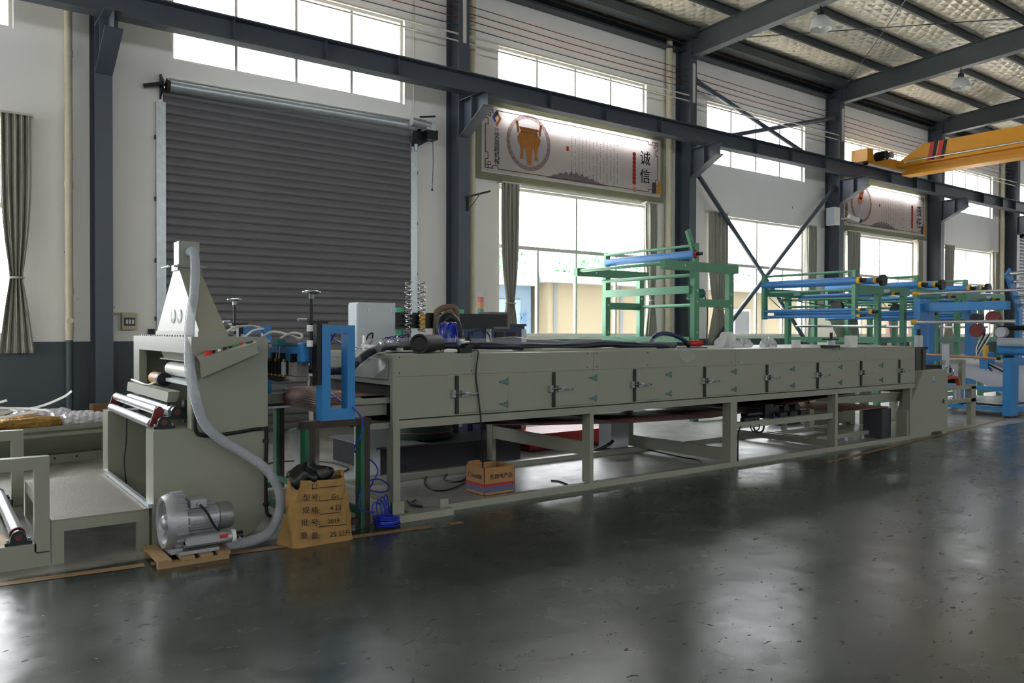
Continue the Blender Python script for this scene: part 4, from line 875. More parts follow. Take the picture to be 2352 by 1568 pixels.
MB().tube([(c.x+.22, c.y-.1, c.z+.115), (c.x+.26, c.y-.13, c.z+.06), (c.x+.31, c.y-.13, c.z-.04), (c.x+.36, c.y-.12, c.z-.1), (c.x+.38, c.y-.08, c.z-.13)], .009, 8).build('power_cable', BLACK, bw)
MB().box(c.x+.1, c.x+.38, c.y-.19, c.y-.07, c.z-.15, c.z-.08).build('silencer_housing', ALU, bw, bevel=.01)
MB().cyl((c.x+.1, c.y-.15, c.z-.125), (c.x+.42, c.y-.15, c.z-.125), .04, n=18).build('silencer_tube', ALU, bw, smooth=True)
MB().cyl((c.x+.42, c.y-.15, c.z-.125), (c.x+.445, c.y-.15, c.z-.125), .047, n=18).build('outlet_flange', WHITE, bw)
MB().cyl((c.x+.445, c.y-.15, c.z-.125), (c.x+.5, c.y-.15, c.z-.125), .03, n=14).build('hose_clamp', BLACKM, bw)
MB().box(c.x+.33, c.x+.385, c.y-.196, c.y-.19, c.z-.12, c.z-.095).build('red_label', RED, bw)
for y in (c.y-.15, c.y+.12): MB().box(c.x+.06, c.x+.33, y-.03, y+.03, .062, .085).build('foot', ALU, bw)
MB().box(c.x+.02, c.x+.1, c.y-.12, c.y+.12, .062, .1).build('foot', ALU, bw)
pa = thing('small_pallet', (1.48, 5.88, 0), 'small slatted wooden pallet under the silver blower', 'pallet')
for y in (5.67, 6.07): MB().box(1.25, 1.72, y, y+.05, 0, .035).build('bearer', WOOD, pa)
for x in (1.25, 1.4, 1.52, 1.64): MB().box(x, x+.085, 5.66, 6.13, .036, .06).build('slat', WOOD, pa)
# ---- clear hose: hopper neck to blower; a second loose length
def ribbed(name, pts, r, root=None, label=None):
    mb = MB().tube(pts, r, 14, 14)
    return mb
hs = thing('clear_hose', (2.1, 6.0, 0), 'clear ribbed suction hose running from the hopper neck down to the blower', 'hose')
H1 = [ay(436, 580, 7.17), ay(441, 577, 7.08), ay(447, 588, 7.0), ay(448, 620, 6.93), ay(446, 670, 6.8)] + pth([(437, 735, 6.5), (434, 790, 6.28), (436, 845, 6.1), (446, 900, 6.0), (466, 965, 6.03), (500, 1003, 6.05), (560, 1040, 6.05), (612, 1078, 6.02), (642, 1130, 5.99), (640, 1180, 5.97), (615, 1225, 5.95), (570, 1243, 5.85), (530, 1248, 5.78)]) + [Vector((c.x+.49, c.y-.15, c.z-.125))]
H1 = [Vector((p.x, p.y, max(p.z, .045))) for p in H1]
MB().tube(H1, .036, 14, 10).build('hose_wall', HOSE, hs, smooth=True)
mb = MB()                                          # moulded spiral rib
mbt = MB().tube(H1, .036, 3, 10); L = len(mbt.v)//3
for i in range(0, L-1):
    ce = (mbt.v[3*i]+mbt.v[3*i+1]+mbt.v[3*i+2])/3; ce2 = (mbt.v[3*i+3]+mbt.v[3*i+4]+mbt.v[3*i+5])/3
    for f in (0, .5):
        q_ = ce.lerp(ce2, f); mb.torus(q_, ce2-ce, .0365, .0016, 14, 4)
tag(mb.build('spiral_rib', HOSE, hs, smooth=True), kind='stuff')
h2 = thing('loose_hose', (2.9, 7.2, 0), 'loose clear hose end standing up behind the green trestle', 'hose')
p0 = az(680, 1120); 
MB().tube([Vector((2.4, 5.98, .045)), Vector((2.6, 6.3, .045)), Vector((2.78, 6.8, .05)), ay(690, 1080, 7.0), ay(684, 1030, 7.0), ay(672, 985, 7.0)], .042, 14, 8).build('hose_wall', HOSE, h2, smooth=True)
# ================================================================== SACK
sk = thing('paper_sack', (2.42, 5.8, 0), 'brown woven 25 kg sack, opened at the top and printed in black', 'sack')
SACKM = mat('woven_sack', (164, 128, 76), .8, var=.1, scale=14, bump=.5, bscale=45)
def sack_pt(u, v):
    a = 2*pi*u; z = .49*v
    hw = .262-.045*v**1.2; hd = .15*(1-.25*v)
    e = 3.2
    ca, sa = cos(a), sin(a)
    x = hw*math.copysign(abs(ca)**(2/e), ca); y = hd*math.copysign(abs(sa)**(2/e), sa)
    w_ = .012*sin(5*a+6*v)+.01*sin(9*a-11*v)*v
    k = 1+w_/.2+(.08*(1-v)**6 if v < .2 else 0)
    return (2.415+x*k+.02*v*sin(3*a), 5.78+y*k, z+.018*sin(2*a+1)*v**4)
MB().grid(sack_pt, 72, 40).build('sack_body', SACKM, sk, smooth=True)
MB().grid(lambda u, v: (2.415+.17*v*cos(2*pi*u), 5.78+.1*v*sin(2*pi*u), .44+.03*v), 24, 6).build('sack_fill', mat('powder_fill', (70, 58, 44), .9), sk)
INK = mat('sack_ink', (30, 24, 18), .8)
def sack_front(px, py): return ay(px, py, 5.612+.035*((1250-py)/150))
def stext(txt, px, py, size): return text_mesh(txt, size, 'sack_print', INK, sk, sack_front(px, py)+Vector((0, -.012, 0)), Vector((1, -.22, 0)), (0, .12, 1), .001)
for i, (a, b_, y) in enumerate((('型', '号:', 1143), ('规', '格:', 1172), ('批', '号:', 1200), ('重', '量:', 1230))):
    stext(a, 703-2*i, y, .055); stext(b_, 724, y, .055)
stext('Go', 769, 1139, .045); stext('4 目', 770, 1166, .05); stext('2018', 765, 1196, .045); stext('25 公斤', 781, 1225, .05)
stext('口:', 723, 1117, .05)
for px0, px1, y in ((732, 786, 1119), (733, 787, 1149), (733, 780, 1180), (732, 793, 1208)):
    p, q_ = sack_front(px0, y)+Vector((0, -.014, 0)), sack_front(px1, y-5)+Vector((0, -.014, 0)); MB().bar(p, q_, .002, .004).build('sack_rule', INK, sk)
bk = thing('black_bag', (2.3, 5.78, .45), 'crumpled black plastic bag stuffed in the mouth of the sack', 'bag')
def bag_pt(u, v):
    a = 2*pi*u; f = pi*v; r = .5+.12*sin(3*a+2)+.1*sin(5*a+4*v)
    return (2.33+.22*r*sin(f)*cos(a)*1.35+.0*v, 5.76+.16*r*sin(f)*sin(a)*1.2, .5+.085*(1+.35*sin(2*a+.4))*-cos(f)+.02*sin(7*a+5*v)*sin(f))
MB().grid(bag_pt, 40, 20).build('bag_film', mat('black_film', (14, 14, 15), .35, var=.1), bk, smooth=True)
# ================================================================== GLUE STATION
st = thing('glue_trestle', (2.65, 6.9, 0), 'green and rusty welded trestle carrying the blue frames', 'trestle')
for y in (5.9, 7.82):
    for x in (2.37, 2.84):
        MB().box(x, x+.035, y, y+.1, 0, .84).build('leg', DGREEN, st); MB().box(x+.035, x+.08, y-.002, y+.09, 0, .84).build('leg_angle', RUST, st)
    MB().box(2.36, 2.93, y-.005, y+.11, .84, .895).build('top_rail', RUST, st); MB().box(2.45, 2.84, y+.02, y+.08, .03, .08).build('foot_rail', RUST if y < 7 else DGREEN, st)
for x in (2.375, 2.845): MB().box(x, x+.05, 6.0, 7.82, .1, .15).build('long_rail', DGREEN, st)
MB().bar((2.2, 7.6, .86), (2.9, 7.6, .86), .02, .02).build('light_rod', CHROME, st)
fr_ = thing('glue_head_frame', (2.6, 6.9, .895), 'blue glue-applicator frame pair joined by a cross beam with black slides', 'machine')
for y in (5.9, 7.82):
    MB().box(2.51, 2.58, y, y+.12, .895, 1.65).build('frame_stile', BLUE, fr_); MB().box(2.725, 2.79, y, y+.12, .895, 1.65).build('frame_stile', BLUE, fr_)
    MB().box(2.58, 2.725, y, y+.12, .895, .985).build('frame_rail', BLUE, fr_); MB().box(2.58, 2.725, y, y+.12, 1.585, 1.65).build('frame_rail', BLUE, fr_)
    MB().box(2.47, 2.51, y+.01, y+.1, 1.18, 1.66).build('slide_rail', BLACKM, fr_)
    MB().cyl((2.44, y+.05, 1.3), (2.44, y+.05, 1.88), .013, n=12).build('lead_screw', BLACKM, fr_)
    hw = MB().torus((2.44, y+.05, 1.905), (0, 0, 1), .06, .013, 28, 8).build('handwheel', CHROME, fr_, smooth=True)
    MB().lathe([(.02, -.05), (.022, -.02), (.012, .0), (.0, .002)], (2.44, y+.05, 1.905), n=12).build('wheel_hub', CHROME, hw)
    for k in range(3): a = 2*pi*k/3; MB().bar((2.44, y+.05, 1.9), (2.44+.06*cos(a), y+.05+.06*sin(a), 1.905), .012, .006).build('wheel_spoke', CHROME, hw)
    MB().box(2.4, 2.56, y+.0, y+.11, 1.662, 1.68).build('screw_plate', BLACKM, fr_)
    MB().cyl((2.33, y+.05, 1.69), (2.4, y+.05, 1.69), .012, n=8).build('lock_handle', GALV, fr_)
    for z in (1.6, 1.48): MB().cyl((2.42, y+.03, z), (2.42, y+.03, z+.05), .024, n=12).build('guide_bush', WHITE, fr_)
MB().box(2.42, 2.52, 6.06, 7.8, 1.36, 1.5).build('cross_beam', BLUE, fr_)
MB().box(2.4, 2.42, 6.16, 7.7, 1.485, 1.505).build('beam_edge', CHROME, fr_)
MB().box(2.38, 2.54, 6.0, 6.1, 1.35, 1.51).build('beam_end', BLUE, fr_, bevel=.012)
for y in (6.18, 6.46, 6.62): MB().box(2.37, 2.42, y, y+.04, 1.35, 1.42).build('clamp_block', BLACKM, fr_)
MB().box(2.4, 2.5, 6.15, 6.33, 1.24, 1.355).build('heater_block', mat('stained_alloy', (150, 142, 136), .5, .3, var=.15, scale=20), fr_); MB().box(2.41, 2.5, 6.33, 7.6, 1.24, 1.35).build('heater_block', DKGREY, fr_)
MB().box(2.38, 2.5, 6.38, 7.6, 1.19, 1.225).build('nozzle_bar', DKGREY, fr_); MB().box(2.39, 2.5, 6.15, 6.38, 1.2, 1.235).build('nozzle_bar', mat('stained_alloy', (150, 142, 136), .5), fr_)
BRASS = mat('brass', (176, 136, 62), .35, .7)
for k in range(6):
    y = 6.4+k*.095; v = MB().cyl((2.385, y, 1.24), (2.385, y, 1.345), .022, n=12).build('glue_valve', GREYB if k == 0 else BLACKM, fr_)
    MB().cyl((2.385, y, 1.345), (2.385, y, 1.37), .014, n=10).build('valve_neck', BRASS, v); MB().cyl((2.385, y, 1.225), (2.385, y, 1.24), .021, n=10).build('valve_foot', BRASS, v)
MB().box(2.34, 2.41, 6.42, 6.54, 1.485, 1.535).build('solenoid_valve', mat('teal_valve', (40, 112, 118), .4), fr_)
MB().cyl((2.34, 6.57, 1.465), (2.315, 6.57, 1.465), .024, n=14).build('pressure_gauge', ALU, fr_)
for y in (6.44, 6.5): MB().cyl((2.36, y, 1.37), (2.37, y, 1.49), .007, n=6).build('air_pipe', CHROME, fr_)
TUBEW = mat('white_tube', (206, 200, 188), .4)
for k, pts in enumerate((((500, 785, 7.0), (530, 755, 7.3), (570, 748, 7.4), (600, 753, 7.3)), ((561, 775, 7.0), (580, 760, 7.2), (605, 755, 7.3)), ((600, 776, 6.8), (625, 762, 6.7), (660, 768, 6.6), (690, 778, 6.5)), ((645, 776, 6.6), (670, 765, 6.5), (692, 768, 6.4), (692, 777, 6.35), (682, 778, 6.35)))):
    tag(MB().tube(pth(pts), .011, 8).build('air_tube', TUBEW, fr_))
for pts in (((602, 756, 7.3), (610, 775, 7.2), (622, 788, 7.0)), ((690, 778, 6.4), (702, 790, 6.3), (712, 796, 6.2)), ((618, 870, 6.9), (640, 875, 6.7), (660, 871, 6.6)), ((760, 770, 6.1), (778, 785, 6.5), (830, 800, 6.9)), ((770, 765, 6.1), (755, 790, 6.3))):
    MB().tube(pth(pts), .007, 6).build('blue_air_tube', WIREB, fr_)
wd_ = MB().torus((2.5, 7.6, .96), (1, .2, 0), .11, .012, 24, 8).build('tension_wheel', CHROME, fr_)
MB().box(2.52, 2.6, 7.55, 7.66, .9, 1.06).build('tension_box', BLACKM, fr_)
MB().cyl((2.85, 6.08, .85), (2.85, 6.14, .85), .045, n=20).build('guide_wheel', BLACK, fr_); MB().cyl((2.85, 6.07, .85), (2.85, 6.08, .85), .02, n=16).build('guide_wheel_hub', GALV, fr_)
# ================================================================== ON THE OVEN
t = thing('grey_cabinet', (4.0, 8.08, .0), 'light grey control cabinet standing behind the oven mouth', 'cabinet')
MB().box(3.8, 4.26, 7.97, 8.2, 1.3, 1.92).build('case', GREYB, t, bevel=.005); MB().box(3.79, 3.8, 7.98, 8.19, 1.32, 1.9).build('door', GREYB, t)
for x in (3.93, 4.2): MB().box(x-.012, x+.012, 7.962, 7.97, 1.82, 1.85).build('mounting_lug', GALV, t)
MB().box(4.1, 4.2, 7.94, 7.97, 1.42, 1.46).build('cable_gland', BLACKM, t); MB().box(3.85, 4.2, 8.02, 8.16, 0, 1.3).build('pedestal', GREYB, t)
MB().tube([(3.86, 7.95, 1.42), (3.9, 7.93, 1.55), (3.96, 7.93, 1.58), (3.94, 7.93, 1.48), (3.86, 7.92, 1.42)], .008, 6).build('cable_loop', BLACK, t)
ZTOP = ZT+.002
NAVYH = mat('navy_insulation', (28, 34, 52), .5, var=.2, scale=16)
def top(px, py): return az(px, py, ZTOP)
t = thing('wrapped_hose_bundle', (4.5, 6.6, ZTOP), 'pair of dark insulated hoses in clear plastic wrap lying along the oven top', 'hose')
hb = [ay(694, 846, 6.4), ay(740, 851, 6.3), ay(780, 851, 6.22), ay(806, 843, 6.2), ay(828, 824, 6.25), ay(855, 806, 6.32), (3.4, 6.52, 1.46), (3.7, 6.75, 1.45), (4.2, 6.8, 1.46), (4.9, 6.55, 1.45), (5.4, 6.4, 1.44), (5.9, 6.3, 1.47), (6.4, 6.25, 1.45), (6.9, 6.2, 1.45)]
MB().tube(hb, .034, 12).build('hose', NAVYH, t, smooth=True)
MB().tube([(p[0], p[1]+.09, p[2]+.012*(i % 2)) for i, p in enumerate(hb[6:-1])], .034, 12).build('hose', NAVYH, t, smooth=True)
rw = random.Random(5)
MB().tube([(p[0], p[1]+.04+rw.uniform(-.01, .01), p[2]+.02) for p in hb[1:]], lambda u: .062+.012*sin(40*u)+.008*sin(97*u), 12, 10).build('plastic_wrap', FILM, t, smooth=True)
def rag(cx, cy, cz, sx, sy, sz, seed):
    r_ = random.Random(seed); a1, a2, a3 = r_.uniform(0, 6), r_.uniform(0, 6), r_.uniform(0, 6)
    def f(u, v):
        a = 2*pi*u; e = pi/2*v; k = 1+.28*sin(3*a+a1+3*v)+.2*sin(7*a+a2-5*v)+.12*sin(13*a+a3)
        return (cx+sx*k*cos(a)*cos(e), cy+sy*k*sin(a)*cos(e), cz+sz*sin(e)*(1+.25*sin(5*a+a2)*cos(e))+.002)
    return MB().grid(f, 36, 12)
MB().grid(lambda u, v: (6.75+.22*u+.05*v, 6.02-.012*v+.02*(1-v)-.01*sin(9*u), ZTOP+.02-.17*v*(1-.6*abs(u-.4))+.0), 10, 10).build('loose_wrap', FILM, t)
t = thing('black_duct_fan', (3.8, 6.45, ZTOP), 'short open black cylindrical duct lying on the oven near its mouth', 'duct')
a_, b_ = Vector((3.62, 6.32, 1.49)), Vector((4.0, 6.62, 1.49))
MB().lathe([(.06, .02), (.078, .0), (.09, .0), (.09, .03), (.082, .035), (.082, .46), (.04, .46)], a_, b_, n=28).build('duct_shell', mat('matt_black', (34, 34, 34), .55), t, smooth=True)
MB().cyl(a_+(b_-a_)*.15, a_+(b_-a_)*.2, .07, n=24).build('inner_disc', mat('dark_brown', (48, 38, 28), .7), t)
t = thing('white_panel_tray', (3.6, 6.9, ZTOP), 'tilted white sheet-metal tray with wiring behind the black duct', 'tray')
MB().bar((3.55, 7.35, 1.46), (3.55, 6.5, 1.43), .012, .03).build('tray_edge', WHITE, t); MB().box(3.56, 3.95, 6.5, 7.3, 1.41, 1.422).build('tray_plate', WHITE, t)
MB().box(3.55, 3.57, 7.3, 7.34, 1.41, 1.56).build('tray_post', WHITE, t)
for i in range(5): MB().tube([(3.62+.05*i, 7.2, 1.43), (3.7+.03*i, 7.1-.05*i, 1.54+.01*i), (3.85, 6.95, 1.45)], .006, 5).build('tray_wire', WIREB if i % 2 else BLACK, t)
t = thing('blue_tube_coil', (4.35, 7.0, ZTOP), 'bright blue plastic tube coil propped upright on the oven top', 'tube coil')
mb_n = 9
for i in range(mb_n):
    MB().torus((4.32+.012*i, 7.0+.018*sin(i*1.9), 1.555+.006*sin(i*2.3)), (.55+.1*sin(i), -.8, .25*cos(i*1.3)), .135+.012*sin(i*3), .008, 30, 6).build('tube_turn', WIREB, t)
t = thing('black_hose_coil', (4.6, 7.4, ZTOP), 'thick black hose coil standing behind the blue tube coil', 'hose coil')
MB().torus((4.62, 7.4, 1.61), (.35, -.9, .15), .16, .05, 36, 12).build('hose_turn', BLACK, t, smooth=True); MB().torus((4.66, 7.5, 1.605), (.35, -.9, .15), .16, .045, 36, 12).build('hose_turn', BLACK, t, smooth=True)
MB().tube([(4.75, 7.2, 1.42), (4.68, 7.1, 1.58), (4.85, 7.1, 1.62), (4.98, 7.15, 1.55), (4.95, 7.1, 1.42)], .007, 6).build('thin_cable', BLACK, t)
t = thing('air_regulator', (4.15, 6.3, ZTOP), 'black air regulator with a chrome cylinder on the oven edge', 'regulator')
p = top(1063, 797); 
MB().box(3.98, 4.06, 6.2, 6.28, 1.402, 1.45).build('valve_block', BLACKM, t); MB().cyl((4.0, 6.24, 1.5), (4.15, 6.32, 1.5), .028, n=16).build('cylinder', CHROME, t)
MB().cyl((4.15, 6.32, 1.46), (4.15, 6.32, 1.55), .03, n=14).build('regulator_body', BLACKM, t); MB().cyl((4.2, 6.3, 1.47), (4.26, 6.27, 1.47), .022, n=12).build('knob', BLACKM, t); MB().box(4.08, 4.16, 6.26, 6.34, 1.402, 1.47).build('valve_block', BLACKM, t)
MB().lathe([(0, 0), (.015, .004), (.02, .04), (.016, .15), (.0, .155)], (3.82, 6.2, 1.424), (4.0, 6.24, 1.424), n=12).build('tube_of_grease', WHITE, t)
MB().tube([(4.2, 6.31, 1.42), (4.1, 6.55, 1.42), (3.98, 6.6, 1.45)], .007, 6).build('air_line', BLACK, t)
t = thing('hanging_cable', (4.05, 6.0, 0), 'thin black cable hanging down the oven front and coiling on the floor', 'cable')
MB().tube([Vector((4.08, 6.12, 1.43)), Vector((4.06, 6.03, 1.43)), Vector((4.055, 6.005, 1.39)), ay(1093, 860, 6.005), ay(1099, 910, 6.0), ay(1105, 970, 6.0), Vector((4.2, 6.15, .55)), Vector((4.45, 6.5, .3)), Vector((4.5, 6.6, .12))] + [az(x, y, .008) for x, y in ((1093, 1072), (1075, 1095), (1045, 1107), (1020, 1100), (1030, 1085), (1015, 1083), (985, 1090), (975, 1110), (995, 1125), (1030, 1124), (1065, 1108), (1090, 1090), (1110, 1087))], .0075, 6, 8).build('cable', BLACK, t)
t = thing('curved_blue_hose', (7.4, 6.8, ZTOP), 'short arched navy hose with a black end resting on the oven top', 'hose')
ar = [Vector((6.9, 6.6, 1.43)), Vector((7.05, 6.65, 1.55)), Vector((7.3, 6.7, 1.585)), Vector((7.55, 6.7, 1.53)), Vector((7.7, 6.68, 1.435))]
MB().tube(ar, .026, 12).build('hose', mat('navy_hose', (24, 44, 84), .4), t, smooth=True); MB().cyl(ar[-2].lerp(ar[-1], .4), ar[-1], .034, n=14).build('hose_end', BLACK, t); MB().box(7.45, 7.95, 6.6, 6.66, ZTOP, ZTOP+.012).build('strap', mat('navy_hose', (24, 44, 84), .4), t)
t = thing('red_bottle', (8.75, 7.4, ZTOP), 'small red plastic bottle lying on the oven top', 'bottle')
q0, q1 = top(1577, 796)+Vector((0, 0, .05)), top(1604, 796)+Vector((0, 0, .05)); q0.z = q1.z = ZTOP+.045
MB().lathe([(0, 0), (.035, .002), (.042, .02), (.042, .2), (.03, .23), (.0, .235)], q0, q1, n=18).build('bottle', RED, t, smooth=True)
for k, (px, s, lb) in enumerate(((1672, 1.25, 'largest clear plastic bag of fittings on the oven top, right of the red bottle'), (1708, 1.0, 'flattest clear plastic bag of fittings on the oven top'), (1765, .9, 'pointed clear plastic bag with a red tag on the oven top'))):
    p = top(px, 797); t = thing('plastic_bag', p, lb, 'plastic bag', 'plastic bags of fittings')
    rag(p.x, p.y, ZTOP, .12*s, .1*s, (.16, .11, .15)[k]*s, 20+k).build('bag_film', clear_mat('bag_film', (232, 234, 236), .5, .2), t, smooth=True)
    for j in range(4): MB().lathe([(0, 0), (.014, .002), (.014, .03), (0, .032)], (p.x-.05+.03*j, p.y+.02*(j % 2), ZTOP+.002), n=8).build('fitting', GALV if j % 2 else BLACKM, t)
    if k == 2: MB().box(p.x-.04, p.x+.06, p.y-.09, p.y-.088, ZTOP+.02, ZTOP+.045).build('red_tag', RED, t)
for px, w_, h_, lb in ((1828, .07, .1, 'white carton on the oven top, nearer the middle'), (1955, .1, .16, 'upright white carton on the oven top near its right end')):
    p = top(px, 798); t = tag(MB().box(p.x, p.x+w_*1.6, p.y, p.y+w_, ZTOP, ZTOP+h_).build('small_carton', WHITE, bevel=.003), lb, 'carton')
p = top(1912, 798); t = thing('foot_valve', p, 'small black and chrome valve on the oven top near its right end', 'valve')
MB().box(p.x-.12, p.x+.18, p.y, p.y+.1, ZTOP, ZTOP+.03).build('base', BLACKM, t); MB().cyl((p.x+.05, p.y+.05, ZTOP+.03), (p.x+.05, p.y+.05, ZTOP+.1), .05, n=14).build('body', ALU, t); MB().box(p.x-.1, p.x+.16, p.y+.01, p.y+.09, ZTOP+.1, ZTOP+.12).build('plate', BLACKM, t); MB().cyl((p.x+.05, p.y+.05, ZTOP+.12), (p.x+.05, p.y+.05, ZTOP+.2), .02, n=10).build('stem', BLACKM, t)
tag(MB().box(10.9, 11.9, 6.5, 6.95, ZTOP, ZTOP+.012).build('loose_plate', GALV, bevel=.002), 'thin bright metal sheet lying on the right end of the oven', 'plate')
MB().grid(lambda u, v: (3.19-.03*v-.015*sin(8*u), 6.1+.75*u, 1.39-.2*v*(.5+.5*sin(pi*u))-.02*sin(5*u)), 16, 8).build('draped_film', FILM, ov, smooth=True)
# ================================================================== ON THE FLOOR
t = thing('cardboard_box', (4.56, 6.5, 0), 'small open brown cardboard box with red and blue bands on the floor', 'box')
x0, x1, y0, y1, h = 4.37, 4.74, 6.36, 6.68, .27
for (a_, b_, c_, d_, nm) in ((x0, x1, y0, y0+.005, 'front_wall'), (x0, x1, y1-.005, y1, 'back_wall'), (x0, x0+.005, y0, y1, 'side_wall'), (x1-.005, x1, y0, y1, 'side_wall')):
    wl = MB().box(a_, b_, c_, d_, 0, h).build(nm, CARD, t)
MB().box(x0, x1, y0, y1, 0, .005).build('box_floor', CARD, t)
for nm, m_, za, zb in (('red_band', mat('band_red', (170, 52, 56), .7), .085, .115), ('blue_band', mat('band_blue', (96, 98, 130), .7), .03, .085)):
    MB().box(x0-.001, x1+.001, y0-.001, y0, za, zb).build(nm, m_, t); MB().box(x0-.001, x0, y0, y1, za, zb).build(nm, m_, t)
text_mesh('防静电产品', .055, 'box_print', INK, t, ((x0+x1)/2+.02, y0-.001, .175), (1, 0, 0), (0, 0, 1)); text_mesh('小心轻放', .045, 'box_print', INK, t, (x0-.001, y0+.13, .175), (0, -1, 0), (0, 0, 1)); MB().torus((x0-.001, y1-.07, .18), (1, 0, 0), .025, .003, 18, 4).build('round_mark', mat('box_mark', (130, 60, 90), .7), t)
MB().prism([(x0+.01, h), (x0+.18, h), (x0+.16, h+.03), (x0+.03, h+.03)], 'y', y1-.004, y1).build('flap', CARD, t)
t = thing('blue_floor_coil', (3.08, 6.0, 0), 'tangled coil of blue air tube on the floor by the first oven leg', 'tube coil')
r_ = random.Random(11)
for i in range(13):
    z = .01+.006*i; MB().torus((3.05+r_.uniform(-.02, .02), 5.84+r_.uniform(-.015, .015), z+.004), (r_.uniform(-.1, .1), r_.uniform(-.1, .1), 1), .085+r_.uniform(-.015, .02), .006, 26, 6).build('tube_turn', WIREB, t)
for i in range(4): MB().torus((2.98+.03*i, 5.88, .13+.01*i), (.5+.2*i, -.8, .3), .07+.008*i, .006, 24, 6).build('tube_turn', WIREB, t)
t = thing('blue_air_line', (2.95, 6.0, 0), 'single blue air tube drooping from the blue frame down to the floor coil', 'tube')
MB().tube(pth([(762, 905, 6.2), (790, 925, 6.0), (815, 940, 5.88), (832, 965, 5.86), (828, 1000, 5.86), (815, 1025, 5.9), (818, 1040, 6.0), (850, 1055, 6.1), (868, 1080, 6.1), (855, 1110, 6.1), (850, 1125, 6.0), (880, 1130, 6.1), (895, 1118, 6.1), (870, 1100, 6.1), (840, 1110, 5.95), (826, 1140, 5.86), (828, 1170, 5.82), (860, 1176, 5.8)]), .006, 6, 8).build('tube', WIREB, t)
for k, (pts, lb) in enumerate(((((600, 1068), (640, 1060), (700, 1058), (760, 1062), (800, 1075), (780, 1085)), 'black cable trailing on the floor behind the green trestle'), (((935, 1150), (945, 1160), (970, 1163), (945, 1155), (955, 1148)), 'short black cable offcut on the floor by the first oven leg'), (((1266, 1103), (1285, 1105), (1303, 1112)), 'short black wire offcut on the floor under the oven'), (((1480, 1030), (1560, 1048), (1600, 1055), (1610, 1060)), 'thin dark rod lying on the floor far under the oven'))):
    tag(MB().tube([az(x, y, .009) for x, y in pts], .008, 6).build('floor_cable', BLACK), lb, 'cable', 'cables on the floor')
t = thing('lift_table', (7.0, 8.45, 0), 'low red scissor-lift table standing behind the oven', 'lift table')
MB().box(6.42, 7.82, 8.28, 9.0, .2, .24).build('table_top', RED, t); MB().box(6.45, 7.8, 8.32, 8.96, .02, .19).build('skirt', REDP, t); MB().box(6.42, 7.82, 8.275, 8.28, .06, .2).build('side_plate', RED, t)
for x in (6.5, 7.7):
    for y in (8.38, 8.9): MB().cyl((x, y, 0), (x, y, .02), .03, n=10).build('foot', BLACKM, t)
t = thing('white_gear_box', (7.5, 7.82, 0), 'plain white sheet-metal box with a black pipe on top beneath the oven', 'box')
MB().box(7.3, 7.62, 7.66, 7.9, .06, .44).build('case', GREYB, t); MB().box(7.3, 7.62, 7.66, 7.9, 0, .06).build('plinth', DKGREY, t); MB().cyl((7.45, 7.78, .44), (7.45, 7.78, .55), .035, n=12).build('pipe', BLACK, t); MB().tube([(7.32, 7.65, .16), (7.2, 7.62, .12), (6.9, 7.66, .03)], .022, 8).build('cable', BLACK, t)
tag(MB().cyl((11.8, 8.3, .17), (12.7, 8.4, .17), .17, n=24).build('blue_roll', mat('blue_film_roll', (38, 82, 160), .4, var=.1)), 'blue wrapped roll lying on the floor behind the end unit', 'roll')
# ================================================================== PRESS BEHIND THE OVEN
t = thing('turntable_press', (5.0, 8.6, 0), 'dark press with round green table, springs and black crossbeam behind the oven', 'press')
MB().box(4.1, 6.05, 8.0, 9.3, .0, .28).build('skid_base', mat('dark_skid', (38, 38, 44), .5), t); MB().box(4.05, 4.7, 8.0, 9.3, .281, .3).build('skid_plate', mat('skid_grey', (92, 94, 100), .5), t)
MB().lathe([(.0, 0), (.42, 0), (.43, .02), (.43, .22), (.4, .24), (.0, .24)], (4.95, 8.65, .3), n=40).build('round_table', mat('dark_table_green', (40, 66, 46), .5), t, smooth=True)
for z in (.38, .46): MB().torus((4.95, 8.65, z), (0, 0, 1), .432, .006, 40, 5).build('pink_line', mat('pink_line', (150, 60, 110), .5), t)
MB().cyl((4.95, 8.65, .54), (4.95, 8.65, .56), .41, n=36).build('table_disc', mat('grey_green_disc', (150, 160, 146), .5), t)
MB().box(4.75, 5.15, 8.5, 8.75, .56, .8).build('green_block', mat('leaf_green', (70, 160, 84), .45), t)
GP = [(4.62, 8.55), (5.3, 8.55), (4.72, 8.95), (5.62, 8.75)]
for x, y in GP[:2]+GP[3:]:
    MB().cyl((x, y, .56), (x, y, 1.62), .035, n=16).build('guide_column', CHROME, t, smooth=True)
    for z in (1.56, 1.83): MB().cyl((x, y, z), (x, y, z+.06), .055, n=6).build('column_nut', mat('mint_green', (70, 176, 124), .45), t)
MB().box(4.25, 5.95, 8.45, 8.7, 1.64, 1.83).build('crossbeam', BLACKM, t)
for x, y in ((4.66, 8.4), (4.85, 8.4)):
    pts = [(x+.045*cos(a), y+.045*sin(a), 1.6+.6*a/(2*pi*11)) for a in [2*pi*11*i/176 for i in range(177)]]
    MB().tube(pts, .009, 6, 1, smooth=False).build('coil_spring', CHROME, t, smooth=True)
MB().box(4.82, 4.88, 8.37, 8.4, 1.62, 1.82).build('warning_label', YEL, t)
MB().tube([(5.05, 8.4, .7), (5.05, 8.4, 1.7), (5.1, 8.4, 1.87), (5.3, 8.4, 1.9), (5.35, 8.4, 1.78), (5.33, 8.4, 1.4)], .04, 10).build('corrugated_hose', BROWNW, t, smooth=True); MB().tube([(5.12, 8.35, .8), (5.14, 8.35, 1.72), (5.22, 8.35, 1.85), (5.28, 8.36, 1.8)], .03, 10).build('corrugated_hose', BROWNW, t, smooth=True)
